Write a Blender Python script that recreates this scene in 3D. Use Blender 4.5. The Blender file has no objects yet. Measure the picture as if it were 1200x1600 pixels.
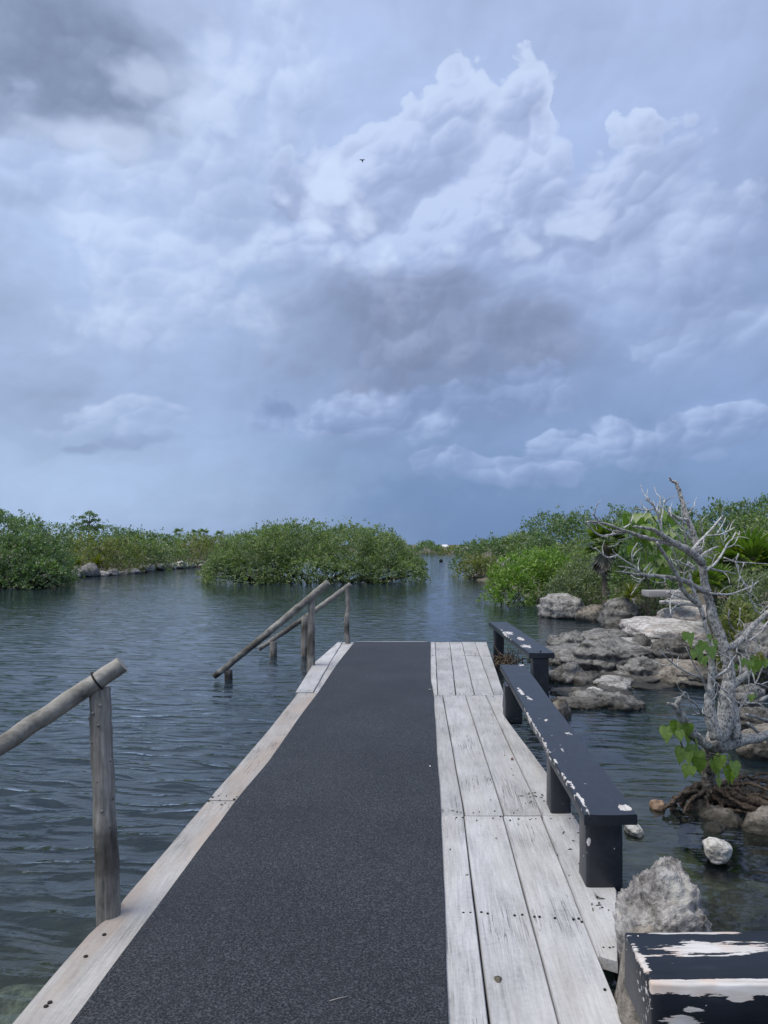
import bpy, bmesh, math, random
import numpy as np
from math import radians, sin, cos, pi, atan2, hypot
from mathutils import Vector, Matrix

SC = bpy.context.scene
COL = SC.collection
F = 1150.0          # focal length of the photograph in its own pixels
CX, CY = 665.0, 851.0   # where the walkway direction meets the horizon
EYE = 1.53          # eye height above the deck
ZW = -0.20          # water level, deck top is z = 0

# ------------------------------------------------------------------ camera
cam = bpy.data.cameras.new('camera')
cam_o = bpy.data.objects.new('camera', cam)
COL.objects.link(cam_o)
cam.sensor_fit = 'HORIZONTAL'
cam.sensor_width = 36.0
cam.lens = 36.0 * F / 1200.0
cam.shift_x = -(CX - 600.0) / 1200.0
cam.shift_y = (CY - 800.0) / 1200.0
cam.clip_start = 0.05
cam.clip_end = 6000.0
cam_o.location = (0, 0, EYE)
cam_o.rotation_euler = (radians(90), 0, 0)
SC.camera = cam_o

SC.view_settings.view_transform = 'Standard'
SC.view_settings.look = 'None'
EXPO = 0.9
SC.view_settings.exposure = EXPO
SC.view_settings.gamma = 1.0
SC.view_settings.use_curve_mapping = False
SC.render.engine = 'CYCLES'
SC.cycles.max_bounces = 8
SC.cycles.transparent_max_bounces = 12
SC.cycles.caustics_reflective = False
SC.cycles.caustics_refractive = False
SC.cycles.use_denoising = True

SUN_EL, SUN_AZ = radians(64), radians(245)   # azimuth clockwise from +Y


def lin(r, g=None, b=None):
    """sRGB 0-255 -> linear rgba"""
    if g is None:
        r, g, b = r
    f = lambda c: (c / 255 / 12.92) if c / 255 <= 0.04045 else ((c / 255 + 0.055) / 1.055) ** 2.4
    return (f(r), f(g), f(b), 1.0)


# ------------------------------------------------------------------ node helper
class NT:
    def __init__(s, tree):
        s.t = tree
        s.n = tree.nodes
        s.l = tree.links

    def new(s, typ, **kw):
        nd = s.n.new(typ)
        for k, v in kw.items():
            setattr(nd, k, v)
        return nd

    def put(s, sock, v):
        if v is None:
            return
        if isinstance(v, bpy.types.NodeSocket):
            s.l.new(v, sock)
        else:
            if sock.type == 'RGBA' and len(v) == 3:
                v = (*v, 1.0)
            if sock.type == 'VECTOR' and isinstance(v, (int, float)):
                v = (v, v, v)
            sock.default_value = v

    def m(s, op, a, b=None, c=None, clamp=False):
        nd = s.new('ShaderNodeMath', operation=op)
        nd.use_clamp = clamp
        s.put(nd.inputs[0], a)
        s.put(nd.inputs[1], b)
        s.put(nd.inputs[2], c)
        return nd.outputs[0]

    def add(s, *a):
        r = a[0]
        for x in a[1:]:
            r = s.m('ADD', r, x)
        return r

    def mul(s, *a):
        r = a[0]
        for x in a[1:]:
            r = s.m('MULTIPLY', r, x)
        return r

    def sub(s, a, b):
        return s.m('SUBTRACT', a, b)

    def mx(s, *a):
        r = a[0]
        for x in a[1:]:
            r = s.m('MAXIMUM', r, x)
        return r

    def smax(s, a, b, k):
        return s.m('SMOOTH_MAX', a, b, k)

    def v(s, op, a, b=None, out=0):
        nd = s.new('ShaderNodeVectorMath', operation=op)
        s.put(nd.inputs[0], a)
        s.put(nd.inputs[1], b)
        if op in ('LENGTH', 'DISTANCE', 'DOT_PRODUCT'):
            return nd.outputs['Value']
        return nd.outputs[0]

    def vscale(s, a, k):
        nd = s.new('ShaderNodeVectorMath', operation='SCALE')
        s.put(nd.inputs[0], a)
        s.put(nd.inputs['Scale'], k)
        return nd.outputs[0]

    def xyz(s, a):
        nd = s.new('ShaderNodeSeparateXYZ')
        s.put(nd.inputs[0], a)
        return nd.outputs

    def comb(s, x, y, z):
        nd = s.new('ShaderNodeCombineXYZ')
        s.put(nd.inputs[0], x)
        s.put(nd.inputs[1], y)
        s.put(nd.inputs[2], z)
        return nd.outputs[0]

    def noise(s, vec, scale, detail=4, rough=0.5, dist=0.0, col=False, lac=2.0):
        nd = s.new('ShaderNodeTexNoise')
        s.put(nd.inputs['Vector'], vec)
        s.put(nd.inputs['Scale'], scale)
        s.put(nd.inputs['Detail'], detail)
        s.put(nd.inputs['Roughness'], rough)
        s.put(nd.inputs['Lacunarity'], lac)
        s.put(nd.inputs['Distortion'], dist)
        return nd.outputs['Color' if col else 'Fac']

    def vor(s, vec, scale, feature='F1', detail=0.0, rough=0.5, smooth=None, out='Distance', rnd=1.0):
        nd = s.new('ShaderNodeTexVoronoi', feature=feature)
        s.put(nd.inputs['Vector'], vec)
        s.put(nd.inputs['Scale'], scale)
        if 'Detail' in nd.inputs:
            s.put(nd.inputs['Detail'], detail)
            s.put(nd.inputs['Roughness'], rough)
        if smooth is not None and 'Smoothness' in nd.inputs:
            s.put(nd.inputs['Smoothness'], smooth)
        s.put(nd.inputs['Randomness'], rnd)
        return nd.outputs[out]

    def ss(s, x, lo, hi, a=0.0, b=1.0):
        nd = s.new('ShaderNodeMapRange', interpolation_type='SMOOTHSTEP')
        s.put(nd.inputs['Value'], x)
        nd.inputs['From Min'].default_value = lo
        nd.inputs['From Max'].default_value = hi
        nd.inputs['To Min'].default_value = a
        nd.inputs['To Max'].default_value = b
        return nd.outputs[0]

    def lr(s, x, lo, hi, a=0.0, b=1.0):
        nd = s.new('ShaderNodeMapRange')
        s.put(nd.inputs['Value'], x)
        nd.inputs['From Min'].default_value = lo
        nd.inputs['From Max'].default_value = hi
        nd.inputs['To Min'].default_value = a
        nd.inputs['To Max'].default_value = b
        return nd.outputs[0]

    def mix(s, f, a, b, mode='MIX'):
        nd = s.new('ShaderNodeMix', data_type='RGBA', blend_type=mode)
        s.put(nd.inputs[0], f)
        s.put(nd.inputs[6], a)
        s.put(nd.inputs[7], b)
        return nd.outputs[2]

    def ramp(s, f, stops):
        nd = s.new('ShaderNodeValToRGB')
        cr = nd.color_ramp
        while len(cr.elements) < len(stops):
            cr.elements.new(0.5)
        for e, (p, c) in zip(cr.elements, stops):
            e.position = p
            e.color = c if len(c) == 4 else (*c, 1)
        s.put(nd.inputs[0], f)
        return nd.outputs[0]
# ------------------------------------------------------------------ world: overcast sky over a physical sky
world = bpy.data.worlds.new('World')
SC.world = world
world.use_nodes = True
try:
    world.cycles.sampling_method = 'MANUAL'
    world.cycles.sample_map_resolution = 512
except Exception:
    pass
world.node_tree.nodes.clear()
w = NT(world.node_tree)
D = w.v('NORMALIZE', w.new('ShaderNodeTexCoord').outputs['Generated'])
dx, dy, dz = w.xyz(D)
az = w.m('ARCTAN2', dx, dy)
el = w.m('ARCSINE', dz)

sky = w.new('ShaderNodeTexSky', sky_type='NISHITA')
sky.sun_disc = False
sky.sun_elevation = SUN_EL
sky.sun_rotation = SUN_AZ
sky.altitude = 0
sky.air_density = 1.0
sky.dust_density = 2.0
sky.ozone_density = 1.5

K = 10.0 / 2 ** EXPO   # cloud radiances below are written at picture level; Background strength is 0.1


def sc(c, k=1.0):
    c = lin(c)
    g_ = 0.3 * c[0] + 0.59 * c[1] + 0.11 * c[2]      # slightly greyed
    return tuple((q * 0.90 + g_ * 0.10) * K * k * 1.02 for q in c[:3]) + (1,)


def azel(px, py):
    x, z = (px - CX) / F, (CY - py) / F
    return atan2(x, 1.0), math.atan(z / hypot(1, x))


# cloud space: flatten toward the horizon, as layers seen edge-on
def pnoise(vec, scale, detail, rough, typ='FBM', colr=False, gain=1.0):
    nd = w.new('ShaderNodeTexNoise')
    nd.noise_type = typ
    if typ == 'FBM':
        nd.normalize = True
    w.put(nd.inputs['Vector'], vec)
    w.put(nd.inputs['Scale'], scale)
    w.put(nd.inputs['Detail'], detail)
    w.put(nd.inputs['Roughness'], rough)
    if typ != 'FBM':
        nd.inputs['Offset'].default_value = 1.0
        nd.inputs['Gain'].default_value = gain
    return nd.outputs['Color' if colr else 'Fac']


Q = w.comb(dx, dy, w.mul(dz, 1.4))
wn = w.v('SUBTRACT', pnoise(Q, 4.5, 4, 0.55, colr=True), (0.5, 0.5, 0.5))
wnx, wny, _ = w.xyz(wn)
Qw = w.v('ADD', Q, w.vscale(wn, 0.12))
mid = w.sub(pnoise(Qw, 7.0, 5, 0.55), 0.5)
# cauliflower heads: rounded cells, lit from the upper left
uv = w.comb(w.add(az, w.mul(wnx, 0.10)), w.add(w.mul(el, 1.15), w.mul(wny, 0.08), w.mul(mid, 0.03)), 0.0)


def heads(scale, sm):
    nd = w.new('ShaderNodeTexVoronoi', feature='SMOOTH_F1', voronoi_dimensions='2D')
    w.put(nd.inputs['Vector'], uv)
    w.put(nd.inputs['Scale'], scale)
    nd.inputs['Smoothness'].default_value = sm
    off_ = w.vscale(w.v('SUBTRACT', uv, nd.outputs['Position']), scale)
    lit = w.v('DOT_PRODUCT', off_, (-0.45, 0.85, 0.0))
    return w.sub(0.42, nd.outputs['Distance']), lit


h1, l1 = heads(9.0, 0.55)
h2, l2 = heads(23.0, 0.5)
h3, l3 = heads(52.0, 0.5)
bil = w.add(w.mul(h1, 0.50), w.mul(h2, 0.30), w.mul(h3, 0.16))
shade = w.mul(w.add(w.mul(l1, 0.60), w.mul(l2, 0.34), w.mul(l3, 0.16)), 0.16)
det = w.sub(pnoise(Qw, 30.0, 4, 0.6), 0.5)
veil = w.sub(pnoise(Qw, 2.6, 4, 0.5), 0.5)
uA = w.comb(w.add(az, w.mul(wnx, 0.22), w.mul(mid, 0.06)), w.add(el, w.mul(wny, 0.16), w.mul(mid, 0.05)), 0.0)    # soft
uB = w.comb(w.add(az, w.mul(wnx, 0.06)), w.add(el, w.mul(wny, 0.05)), 0.0)  # crisp


def ell(u, px, py, rx, ry):
    ca, ce = azel(px, py)
    d = w.v('MULTIPLY', w.v('SUBTRACT', u, (ca, ce, 0.0)), (F / rx, F / ry, 1.0))
    return w.sub(1.0, w.v('LENGTH', d))


def union(u, lst, k=0.25):
    r = None
    for e in lst:
        x = ell(u, *e)
        r = x if r is None else w.smax(r, x, k)
    return r


# base: veil of high cloud, darker and bluer to the right of the view low down
elr = w.m('MAXIMUM', el, 0.0)
base_l = w.ramp(w.lr(elr, 0.0, 0.9), [(0.0, sc((152, 179, 219))), (0.10, sc((156, 181, 219))), (0.2, sc((156, 178, 218))), (0.27, sc((160, 182, 220))),
                                      (0.42, sc((174, 197, 236))), (0.75, sc((180, 198, 236))), (1.0, sc((185, 202, 236)))])
base_r = w.ramp(w.lr(elr, 0.0, 0.9), [(0.0, sc((104, 136, 184))), (0.09, sc((108, 140, 188))), (0.17, sc((124, 152, 199))), (0.25, sc((138, 163, 209))),
                                      (0.40, sc((150, 172, 215))), (0.6, sc((163, 183, 224))), (1.0, sc((178, 195, 232)))])
azw = w.add(az, w.mul(wnx, 0.25))
side = w.ss(azw, -0.50, 0.12)
side = w.mul(side, w.ss(azw, 1.6, 2.6, 1.0, 0.0))
col = w.mix(side, base_l, base_r)
# some of the physical sky shows through the veil
col = w.mix(0.07, col, sky.outputs[0])

# soft lighter and darker masses of the veil
soft = [(50, 40, 260, 130, -0.26), (170, 120, 120, 80, -0.18), (250, 130, 70, 60, 0.12), (340, 70, 130, 120, 0.10), 
        (130, 230, 160, 70, 0.07), (120, 340, 220, 90, 0.10), (10, 325, 60, 30, -0.14), (480, 230, 110, 110, -0.06), (420, 120, 120, 120, 0.05),
        (700, 300, 300, 240, 0.07), (1130, 330, 160, 180, -0.05), (1040, 270, 60, 120, 0.05), (60, 630, 170, 80, -0.14), (320, 600, 150, 60, -0.06),
        (660, 545, 300, 95, -0.24), (450, 480, 160, 90, -0.03), (1000, 560, 160, 60, -0.04), (60, 760, 160, 50, 0.06), (330, 480, 200, 80, 0.03)]
acc = w.add(1.02, w.mul(veil, 0.50), w.mul(mid, 0.28), w.mul(shade, 0.7), w.mul(det, 0.05))
for px, py, rx, ry, a in soft:
    acc = w.add(acc, w.mul(w.ss(ell(uA, px, py, rx * 1.25, ry * 1.25), 0.0, 0.9), a))
col = w.mix(1.0, col, w.comb(acc, acc, acc), 'MULTIPLY')


def layer(col, mask, c):
    return w.mix(mask, col, c)


def body(dark, mid_, bright, k=4.0, off=0.5, extra=None):
    t = w.add(off, w.mul(shade, k * 2.0), w.mul(mid, 1.0), w.mul(det, 0.5))
    if extra is not None:
        t = w.add(t, extra)
    return w.ramp(t, [(0.0, sc(dark)), (0.5, sc(mid_)), (1.0, sc(bright))])


def grain(f, kb=0.5, kf=0.5):
    return w.add(f, w.mul(bil, kb * 2.6), w.mul(mid, kf * 1.2), w.mul(det, 0.45))


def fade(top, bot):
    """1 at the picture height top, 0 at bot: cloud bases dissolve"""
    return w.ss(w.add(el, w.mul(wny, 0.12)), azel(CX, bot)[1], azel(CX, top)[1])


# billowed brightness of the upper left and middle left
f = union(uA, [(240, 190, 190, 110), (120, 330, 170, 90), (330, 330, 170, 110), (400, 110, 120, 100), (270, 470, 220, 60)], 0.3)
col = layer(col, w.mul(w.ss(grain(f, 0.5, 0.9), 0.0, 0.6), 0.55), body((160, 182, 222), (180, 201, 238), (206, 223, 253), 4.5, 0.5))
# dark ragged edge of the cloud in the upper left corner
f = union(uA, [(10, 40, 230, 100), (150, 100, 120, 80)], 0.25)
col = layer(col, w.mul(w.ss(grain(f, 0.3, 1.3), -0.1, 0.55), 0.88), body((112, 128, 160), (128, 145, 179), (150, 167, 201), 2.2))
f = union(uA, [(215, 690, 70, 20), (150, 700, 40, 14)], 0.2)
col = layer(col, w.mul(w.ss(grain(f, 0.2, 0.8), 0.0, 0.6), 0.6), sc((134, 156, 196)))
# main cumulus in the middle: tower and shoulders, base dissolving downward
f = union(uB, [(712, 165, 66, 74), (800, 235, 76, 105), (655, 250, 100, 80), (540, 370, 150, 110), (700, 400, 270, 170), (870, 430, 120, 130), (985, 350, 110, 120), (1060, 420, 120, 110)], 0.22)
ext = w.mul(w.sub(el, azel(660, 400)[1]), 1.6)
col = layer(col, w.mul(w.ss(grain(f, 0.55, 0.4), 0.0, 0.26), fade(300, 540), 0.78), body((152, 169, 210), (168, 186, 227), (196, 214, 249), 5.0, 0.42, ext))
# bright rim of the tower
g = w.mul(w.ss(grain(f, 0.55, 0.4), 0.0, 0.10), w.ss(grain(f, 0.55, 0.4), 0.08, 0.5, 1.0, 0.0), fade(150, 300))
col = layer(col, w.mul(g, 0.65), sc((203, 221, 252)))
# long shoulder on the right
f = union(uB, [(1045, 330, 70, 110), (985, 420, 110, 110), (930, 500, 100, 70)], 0.25)
col = layer(col, w.mul(w.ss(grain(f, 0.5, 0.5), 0.0, 0.5), fade(300, 600), 0.75), body((148, 167, 209), (165, 184, 225), (184, 204, 243)))
# bright patches
f = union(uB, [(560, 392, 85, 70), (495, 345, 50, 45), (520, 290, 40, 36)], 0.2)
col = layer(col, w.mul(w.ss(grain(f, 1.0, 1.8), 0.0, 1.0), 0.8), sc((206, 224, 255)))
f = union(uB, [(835, 392, 80, 26), (890, 358, 70, 26)], 0.2)
col = layer(col, w.mul(w.ss(grain(f, 1.2, 1.4), 0.0, 0.9), 0.6), sc((200, 219, 252)))
f = union(uB, [(245, 125, 60, 50), (330, 60, 70, 60), (380, 120, 60, 30), (150, 215, 90, 26), (300, 160, 60, 40)], 0.2)
col = layer(col, w.mul(w.ss(grain(f, 0.7, 1.2), 0.0, 0.9), 0.6), sc((204, 221, 252)))
# dark underside
f = union(uA, [(640, 545, 260, 80), (540, 510, 130, 85), (810, 530, 140, 68), (700, 480, 200, 55)], 0.3)
col = layer(col, w.mul(w.ss(grain(f, 0.3, 1.2), -0.10, 0.85), 0.85), body((116, 131, 165), (129, 145, 181), (152, 168, 206), 2.4))
# cumulus heads low on the right
f = union(uB, [(1110, 478, 60, 34), (1165, 505, 60, 34), (1080, 535, 110, 34)], 0.25)
col = layer(col, w.mul(w.ss(grain(f, 0.6, 0.3), 0.0, 0.22), fade(490, 620), 0.9), body((138, 160, 204), (154, 176, 217), (182, 204, 244), 4.0, 0.45))
f = union(uB, [(1100, 658, 90, 28), (1150, 640, 44, 26), (960, 655, 60, 22), (900, 690, 90, 34), (1030, 690, 120, 36)], 0.3)
col = layer(col, w.mul(w.ss(grain(f, 0.6, 0.3), 0.0, 0.22), fade(650, 770), 0.9), body((120, 146, 193), (138, 163, 208), (172, 195, 236), 4.0, 0.42))
f = union(uB, [(770, 735, 90, 26), (700, 725, 60, 20), (845, 740, 60, 24), (670, 737, 26, 14)], 0.3)
col = layer(col, w.mul(w.ss(grain(f, 0.7, 0.3), 0.0, 0.25), fade(725, 800), 0.85), body((122, 148, 195), (140, 165, 210), (170, 193, 235), 4.0, 0.45))
# middle and left low rows
f = union(uB, [(560, 655, 190, 44), (430, 650, 60, 34), (700, 640, 140, 36), (830, 610, 90, 40)], 0.3)
col = layer(col, w.mul(w.ss(grain(f, 0.65, 0.4), 0.0, 0.35), fade(635, 760), 0.85), body((128, 151, 196), (146, 169, 213), (178, 200, 240), 4.0, 0.42))
f = union(uB, [(190, 650, 100, 40), (105, 685, 60, 26), (250, 640, 50, 26)], 0.3)
col = layer(col, w.mul(w.ss(grain(f, 0.65, 0.5), 0.0, 0.45), fade(640, 740), 0.75), body((148, 172, 213), (164, 188, 227), (194, 213, 248), 3.5, 0.5))
f = union(uB, [(190, 527, 40, 11), (215, 519, 26, 9), (380, 574, 30, 10), (400, 568, 20, 8)], 0.2)
col = layer(col, w.mul(w.ss(grain(f, 0.6, 0.3), 0.0, 0.5), fade(515, 560), 0.45), sc((186, 206, 243)))
# rain-blue low band right of centre
f = union(uA, [(850, 810, 420, 60), (640, 805, 200, 40)], 0.3)
col = layer(col, w.mul(w.ss(f, 0.0, 0.8), 0.5), sc((106, 138, 186)))

bg = w.new('ShaderNodeBackground')
w.put(bg.inputs[0], col)
bg.inputs[1].default_value = 0.1
out = w.new('ShaderNodeOutputWorld')
w.l.new(bg.outputs[0], out.inputs[0])

# ------------------------------------------------------------------ sun behind the cloud
sun = bpy.data.lights.new('sun', 'SUN')
sun.energy = 1.5
sun.angle = radians(35)
sun.color = (1.0, 0.92, 0.79)
sun_o = bpy.data.objects.new('sun', sun)
COL.objects.link(sun_o)
sun_o.location = (0, 0, 50)
_d = Vector((sin(SUN_AZ) * cos(SUN_EL), cos(SUN_AZ) * cos(SUN_EL), sin(SUN_EL)))
sun_o.rotation_euler = (-_d).to_track_quat('-Z', 'Y').to_euler()
# ------------------------------------------------------------------ numpy noise
_rs = np.random.RandomState(7)
_LAT = _rs.rand(64, 64, 64).astype(np.float32)


def vnoise(p):
    p = np.asarray(p, dtype=np.float64)
    i = np.floor(p).astype(np.int64)
    f = p - i
    f = f * f * (3 - 2 * f)
    x, y, z = [(i[:, k] % 64) for k in range(3)]
    x1, y1, z1 = [((i[:, k] + 1) % 64) for k in range(3)]
    fx, fy, fz = f[:, 0], f[:, 1], f[:, 2]
    L = _LAT
    a = L[x, y, z] * (1 - fx) + L[x1, y, z] * fx
    b = L[x, y1, z] * (1 - fx) + L[x1, y1, z] * fx
    c = L[x, y, z1] * (1 - fx) + L[x1, y, z1] * fx
    d = L[x, y1, z1] * (1 - fx) + L[x1, y1, z1] * fx
    return (a * (1 - fy) + b * fy) * (1 - fz) + (c * (1 - fy) + d * fy) * fz - 0.5


def fbm(p, oct=4, gain=0.5):
    p = np.asarray(p, dtype=np.float64)
    r = np.zeros(len(p))
    a = 1.0
    for k in range(oct):
        r += a * vnoise(p + 17.3 * k)
        p = p * 2.03
        a *= gain
    return r


# ------------------------------------------------------------------ scene helpers
def G(px, py, z=0.0):
    """a point of the photograph on the level z"""
    Y = (EYE - z) * F / (py - CY)
    return np.array([(px - CX) / F * Y, Y, z])


def P(px, py, Y):
    return np.array([(px - CX) / F * Y, Y, EYE - (py - CY) / F * Y])


def mesh_np(name, verts, faces, smooth=False):
    """faces: (n,k) int array or list of lists"""
    me = bpy.data.meshes.new(name)
    verts = np.asarray(verts, dtype=np.float32)
    if isinstance(faces, np.ndarray):
        n, k = faces.shape
        me.vertices.add(len(verts))
        me.vertices.foreach_set('co', verts.ravel())
        me.loops.add(n * k)
        me.loops.foreach_set('vertex_index', faces.astype(np.int32).ravel())
        me.polygons.add(n)
        me.polygons.foreach_set('loop_start', np.arange(0, n * k, k, dtype=np.int32))
        try:
            me.polygons.foreach_set('loop_total', np.full(n, k, dtype=np.int32))
        except Exception:
            pass
        me.update(calc_edges=True)
    else:
        me.from_pydata([tuple(v) for v in verts], [], faces)
        me.update()
    me.polygons.foreach_set('use_smooth', np.full(len(me.polygons), smooth))
    return me


def link(name, me, mat=None, parent=None, label=None, cat=None, group=None, kind=None):
    o = bpy.data.objects.new(name, me)
    COL.objects.link(o)
    if mat is not None and me is not None and len(me.materials) == 0:
        me.materials.append(mat)
    if parent is not None:
        o.parent = parent
        o.matrix_parent_inverse = Matrix.Translation(-parent.location)
    tag(o, label, cat, group, kind)
    return o


def tag(o, label=None, cat=None, group=None, kind=None):
    if label:
        o['label'] = label
    if cat:
        o['category'] = cat
    if group:
        o['group'] = group
    if kind:
        o['kind'] = kind
    return o


def empty(name, loc, label, cat, group=None):
    o = bpy.data.objects.new(name, None)
    COL.objects.link(o)
    o.location = tuple(float(c) for c in loc)
    o.empty_display_size = 0.2
    return tag(o, label, cat, group)


class MB:
    """collects faces"""

    def __init__(s):
        s.v = []
        s.f = []

    def addv(s, vs, fs):
        k = len(s.v)
        s.v.extend([tuple(map(float, q)) for q in vs])
        s.f.extend([[i + k for i in q] for q in fs])

    def box(s, lo, hi):
        x0, y0, z0 = lo
        x1, y1, z1 = hi
        s.addv([(x0, y0, z0), (x1, y0, z0), (x1, y1, z0), (x0, y1, z0), (x0, y0, z1), (x1, y0, z1), (x1, y1, z1), (x0, y1, z1)],
               [[0, 3, 2, 1], [4, 5, 6, 7], [0, 1, 5, 4], [1, 2, 6, 5], [2, 3, 7, 6], [3, 0, 4, 7]])

    def tube(s, pts, rad, n=8, cap=True, rough=0.0, seed=0):
        pts = np.asarray(pts, float)
        rad = np.broadcast_to(np.asarray(rad, float), (len(pts),))
        rg = np.random.RandomState(seed)
        t = np.gradient(pts, axis=0)
        t /= np.linalg.norm(t, axis=1)[:, None] + 1e-9
        up = np.array([0, 0, 1.0]) if abs(t[0][2]) < 0.9 else np.array([1.0, 0, 0])
        k = len(s.v)
        a = np.arange(n) / n * 2 * pi
        nrm = np.cross(t[0], up)
        nrm /= np.linalg.norm(nrm)
        for i in range(len(pts)):
            nrm = nrm - t[i] * np.dot(nrm, t[i])
            nrm /= np.linalg.norm(nrm) + 1e-9
            bn = np.cross(t[i], nrm)
            rr = np.full(n, rad[i])
            if rough:
                ring = pts[i] + (nrm[None, :] * np.cos(a)[:, None] + bn[None, :] * np.sin(a)[:, None]) * rad[i]
                rr = rr * (1 + rough * 2.2 * fbm(ring * (0.45 / max(rad[i], 0.004)) + seed * 3.3, 3))
            for j in range(n):
                s.v.append(tuple(pts[i] + (nrm * cos(a[j]) + bn * sin(a[j])) * rr[j]))
        for i in range(len(pts) - 1):
            for j in range(n):
                j2 = (j + 1) % n
                s.f.append([k + i * n + j, k + i * n + j2, k + (i + 1) * n + j2, k + (i + 1) * n + j])
        if cap:
            s.f.append([k + j for j in range(n)][::-1])
            e = k + (len(pts) - 1) * n
            s.f.append([e + j for j in range(n)])

    def build(s, name, mat, parent=None, smooth=True, **kw):
        me = mesh_np(name, np.array(s.v), s.f, smooth)
        return link(name, me, mat, parent, **kw)


def catmull(pts, rad, m=4, jit=0.0, seed=0):
    pts = np.asarray(pts, float)
    rad = np.asarray(rad, float)
    if len(pts) < 2:
        return pts, rad
    q = np.vstack([2 * pts[0] - pts[1], pts, 2 * pts[-1] - pts[-2]])
    out, ro = [], []
    for i in range(len(pts) - 1):
        p0, p1, p2, p3 = q[i:i + 4]
        for k in range(m):
            t = k / m
            out.append(0.5 * ((2 * p1) + (-p0 + p2) * t + (2 * p0 - 5 * p1 + 4 * p2 - p3) * t * t + (-p0 + 3 * p1 - 3 * p2 + p3) * t ** 3))
            ro.append(rad[i] * (1 - t) + rad[i + 1] * t)
    out.append(pts[-1])
    ro.append(rad[-1])
    out = np.array(out)
    if jit:
        rg = np.random.RandomState(seed)
        out[1:] += (rg.rand(len(out) - 1, 3) - 0.5) * 2 * jit
    return out, np.array(ro)


_ICO = {}


def ico(sub):
    if sub not in _ICO:
        bm = bmesh.new()
        bmesh.ops.create_icosphere(bm, subdivisions=sub, radius=1.0)
        v = np.array([x.co[:] for x in bm.verts])
        f = np.array([[q.index for q in x.verts] for x in bm.faces])
        bm.free()
        v /= np.linalg.norm(v, axis=1)[:, None]
        _ICO[sub] = (v, f)
    return _ICO[sub]


def rock_mesh(name, size, seed, sub=4, facets=12, rough=0.10, pit=0.05, rotz=None, freq=1.0, boxy=1.0, ledge=0.0):
    """angular weathered boulder, half sizes in size"""
    v, f = ico(sub)
    rg = np.random.RandomState(seed)
    n = rg.randn(facets, 3)
    n /= np.linalg.norm(n, axis=1)[:, None]
    d = 0.72 + 0.28 * rg.rand(facets)
    dots = v @ n.T
    r = np.where(dots > 0.05, d[None, :] / np.maximum(dots, 0.05), 9.0)
    # soft minimum keeps worn edges
    r = -np.log(np.exp(-np.minimum(r, 3) * 14).sum(1) + np.exp(-14 * 1.05)) / 14
    p = v * r[:, None]
    if boxy != 1.0:
        p = np.sign(p) * np.abs(p) ** boxy
    s = np.asarray(size, float)
    off = rg.rand(3) * 40
    q = v * (s / s.max())[None, :] * freq
    disp = rough * fbm(q * 2.2 + off, 5, 0.6) * 1.7
    rid = np.abs(fbm(q * 4.5 + off + 9, 4, 0.6))
    disp -= pit * np.clip(0.22 - rid, 0, 1) * 3.6
    rid2 = np.abs(fbm(q * 11 + off + 3, 3, 0.6))
    disp -= pit * np.clip(0.16 - rid2, 0, 1) * 1.5
    disp += 0.5 * pit * fbm(q * 20 + off, 2, 0.6)
    p = p * (1 + disp)[:, None]
    if ledge:      # beds of rock: hard layers stand out, soft ones are eaten back
        zz = p[:, 2] * 2.6 + 0.5 * fbm(q * 1.5 + off + 21, 3) + 5
        saw = (zz - np.floor(zz))
        prof = np.clip(saw * 1.6, 0, 1) ** 0.7 - np.clip((saw - 0.86) * 7, 0, 1)
        kxy = 1 + ledge * (prof - 0.6)
        p[:, 0] *= kxy
        p[:, 1] *= kxy
    p = p * s[None, :]
    a = rg.rand() * 2 * pi if rotz is None else rotz
    c, sn = cos(a), sin(a)
    p = np.stack([p[:, 0] * c - p[:, 1] * sn, p[:, 0] * sn + p[:, 1] * c, p[:, 2]], 1)
    return mesh_np(name, p, f, True)


def rock(name, loc, size, seed, mat, label, cat='rock', group=None, **kw):
    o = link(name, rock_mesh(name, size, seed, **kw), mat, None, label, cat, group)
    o.location = tuple(float(c) for c in loc)
    return o


# ------------------------------------------------------------------ materials
def new_mat(name):
    m = bpy.data.materials.new(name)
    m.use_nodes = True
    m.node_tree.nodes.clear()
    t = NT(m.node_tree)
    o = t.new('ShaderNodeOutputMaterial')
    b = t.new('ShaderNodeBsdfPrincipled')
    t.l.new(b.outputs[0], o.inputs[0])
    return m, t, b, o


def bump(t, b, h, dist, strength=1.0):
    nd = t.new('ShaderNodeBump')
    nd.inputs['Strength'].default_value = strength
    nd.inputs['Distance'].default_value = dist
    t.put(nd.inputs['Height'], h)
    t.l.new(nd.outputs[0], b.inputs['Normal'])
    return nd


def objco(t, rnd=0.0):
    c = t.new('ShaderNodeTexCoord').outputs['Object']
    if rnd:
        r = t.new('ShaderNodeObjectInfo').outputs['Random']
        c = t.v('ADD', c, t.comb(t.mul(r, rnd * 7.1), t.mul(r, rnd * 3.3), t.mul(r, rnd * 5.7)))
    return c


def worldpos(t):
    return t.new('ShaderNodeNewGeometry').outputs['Position']


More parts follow.
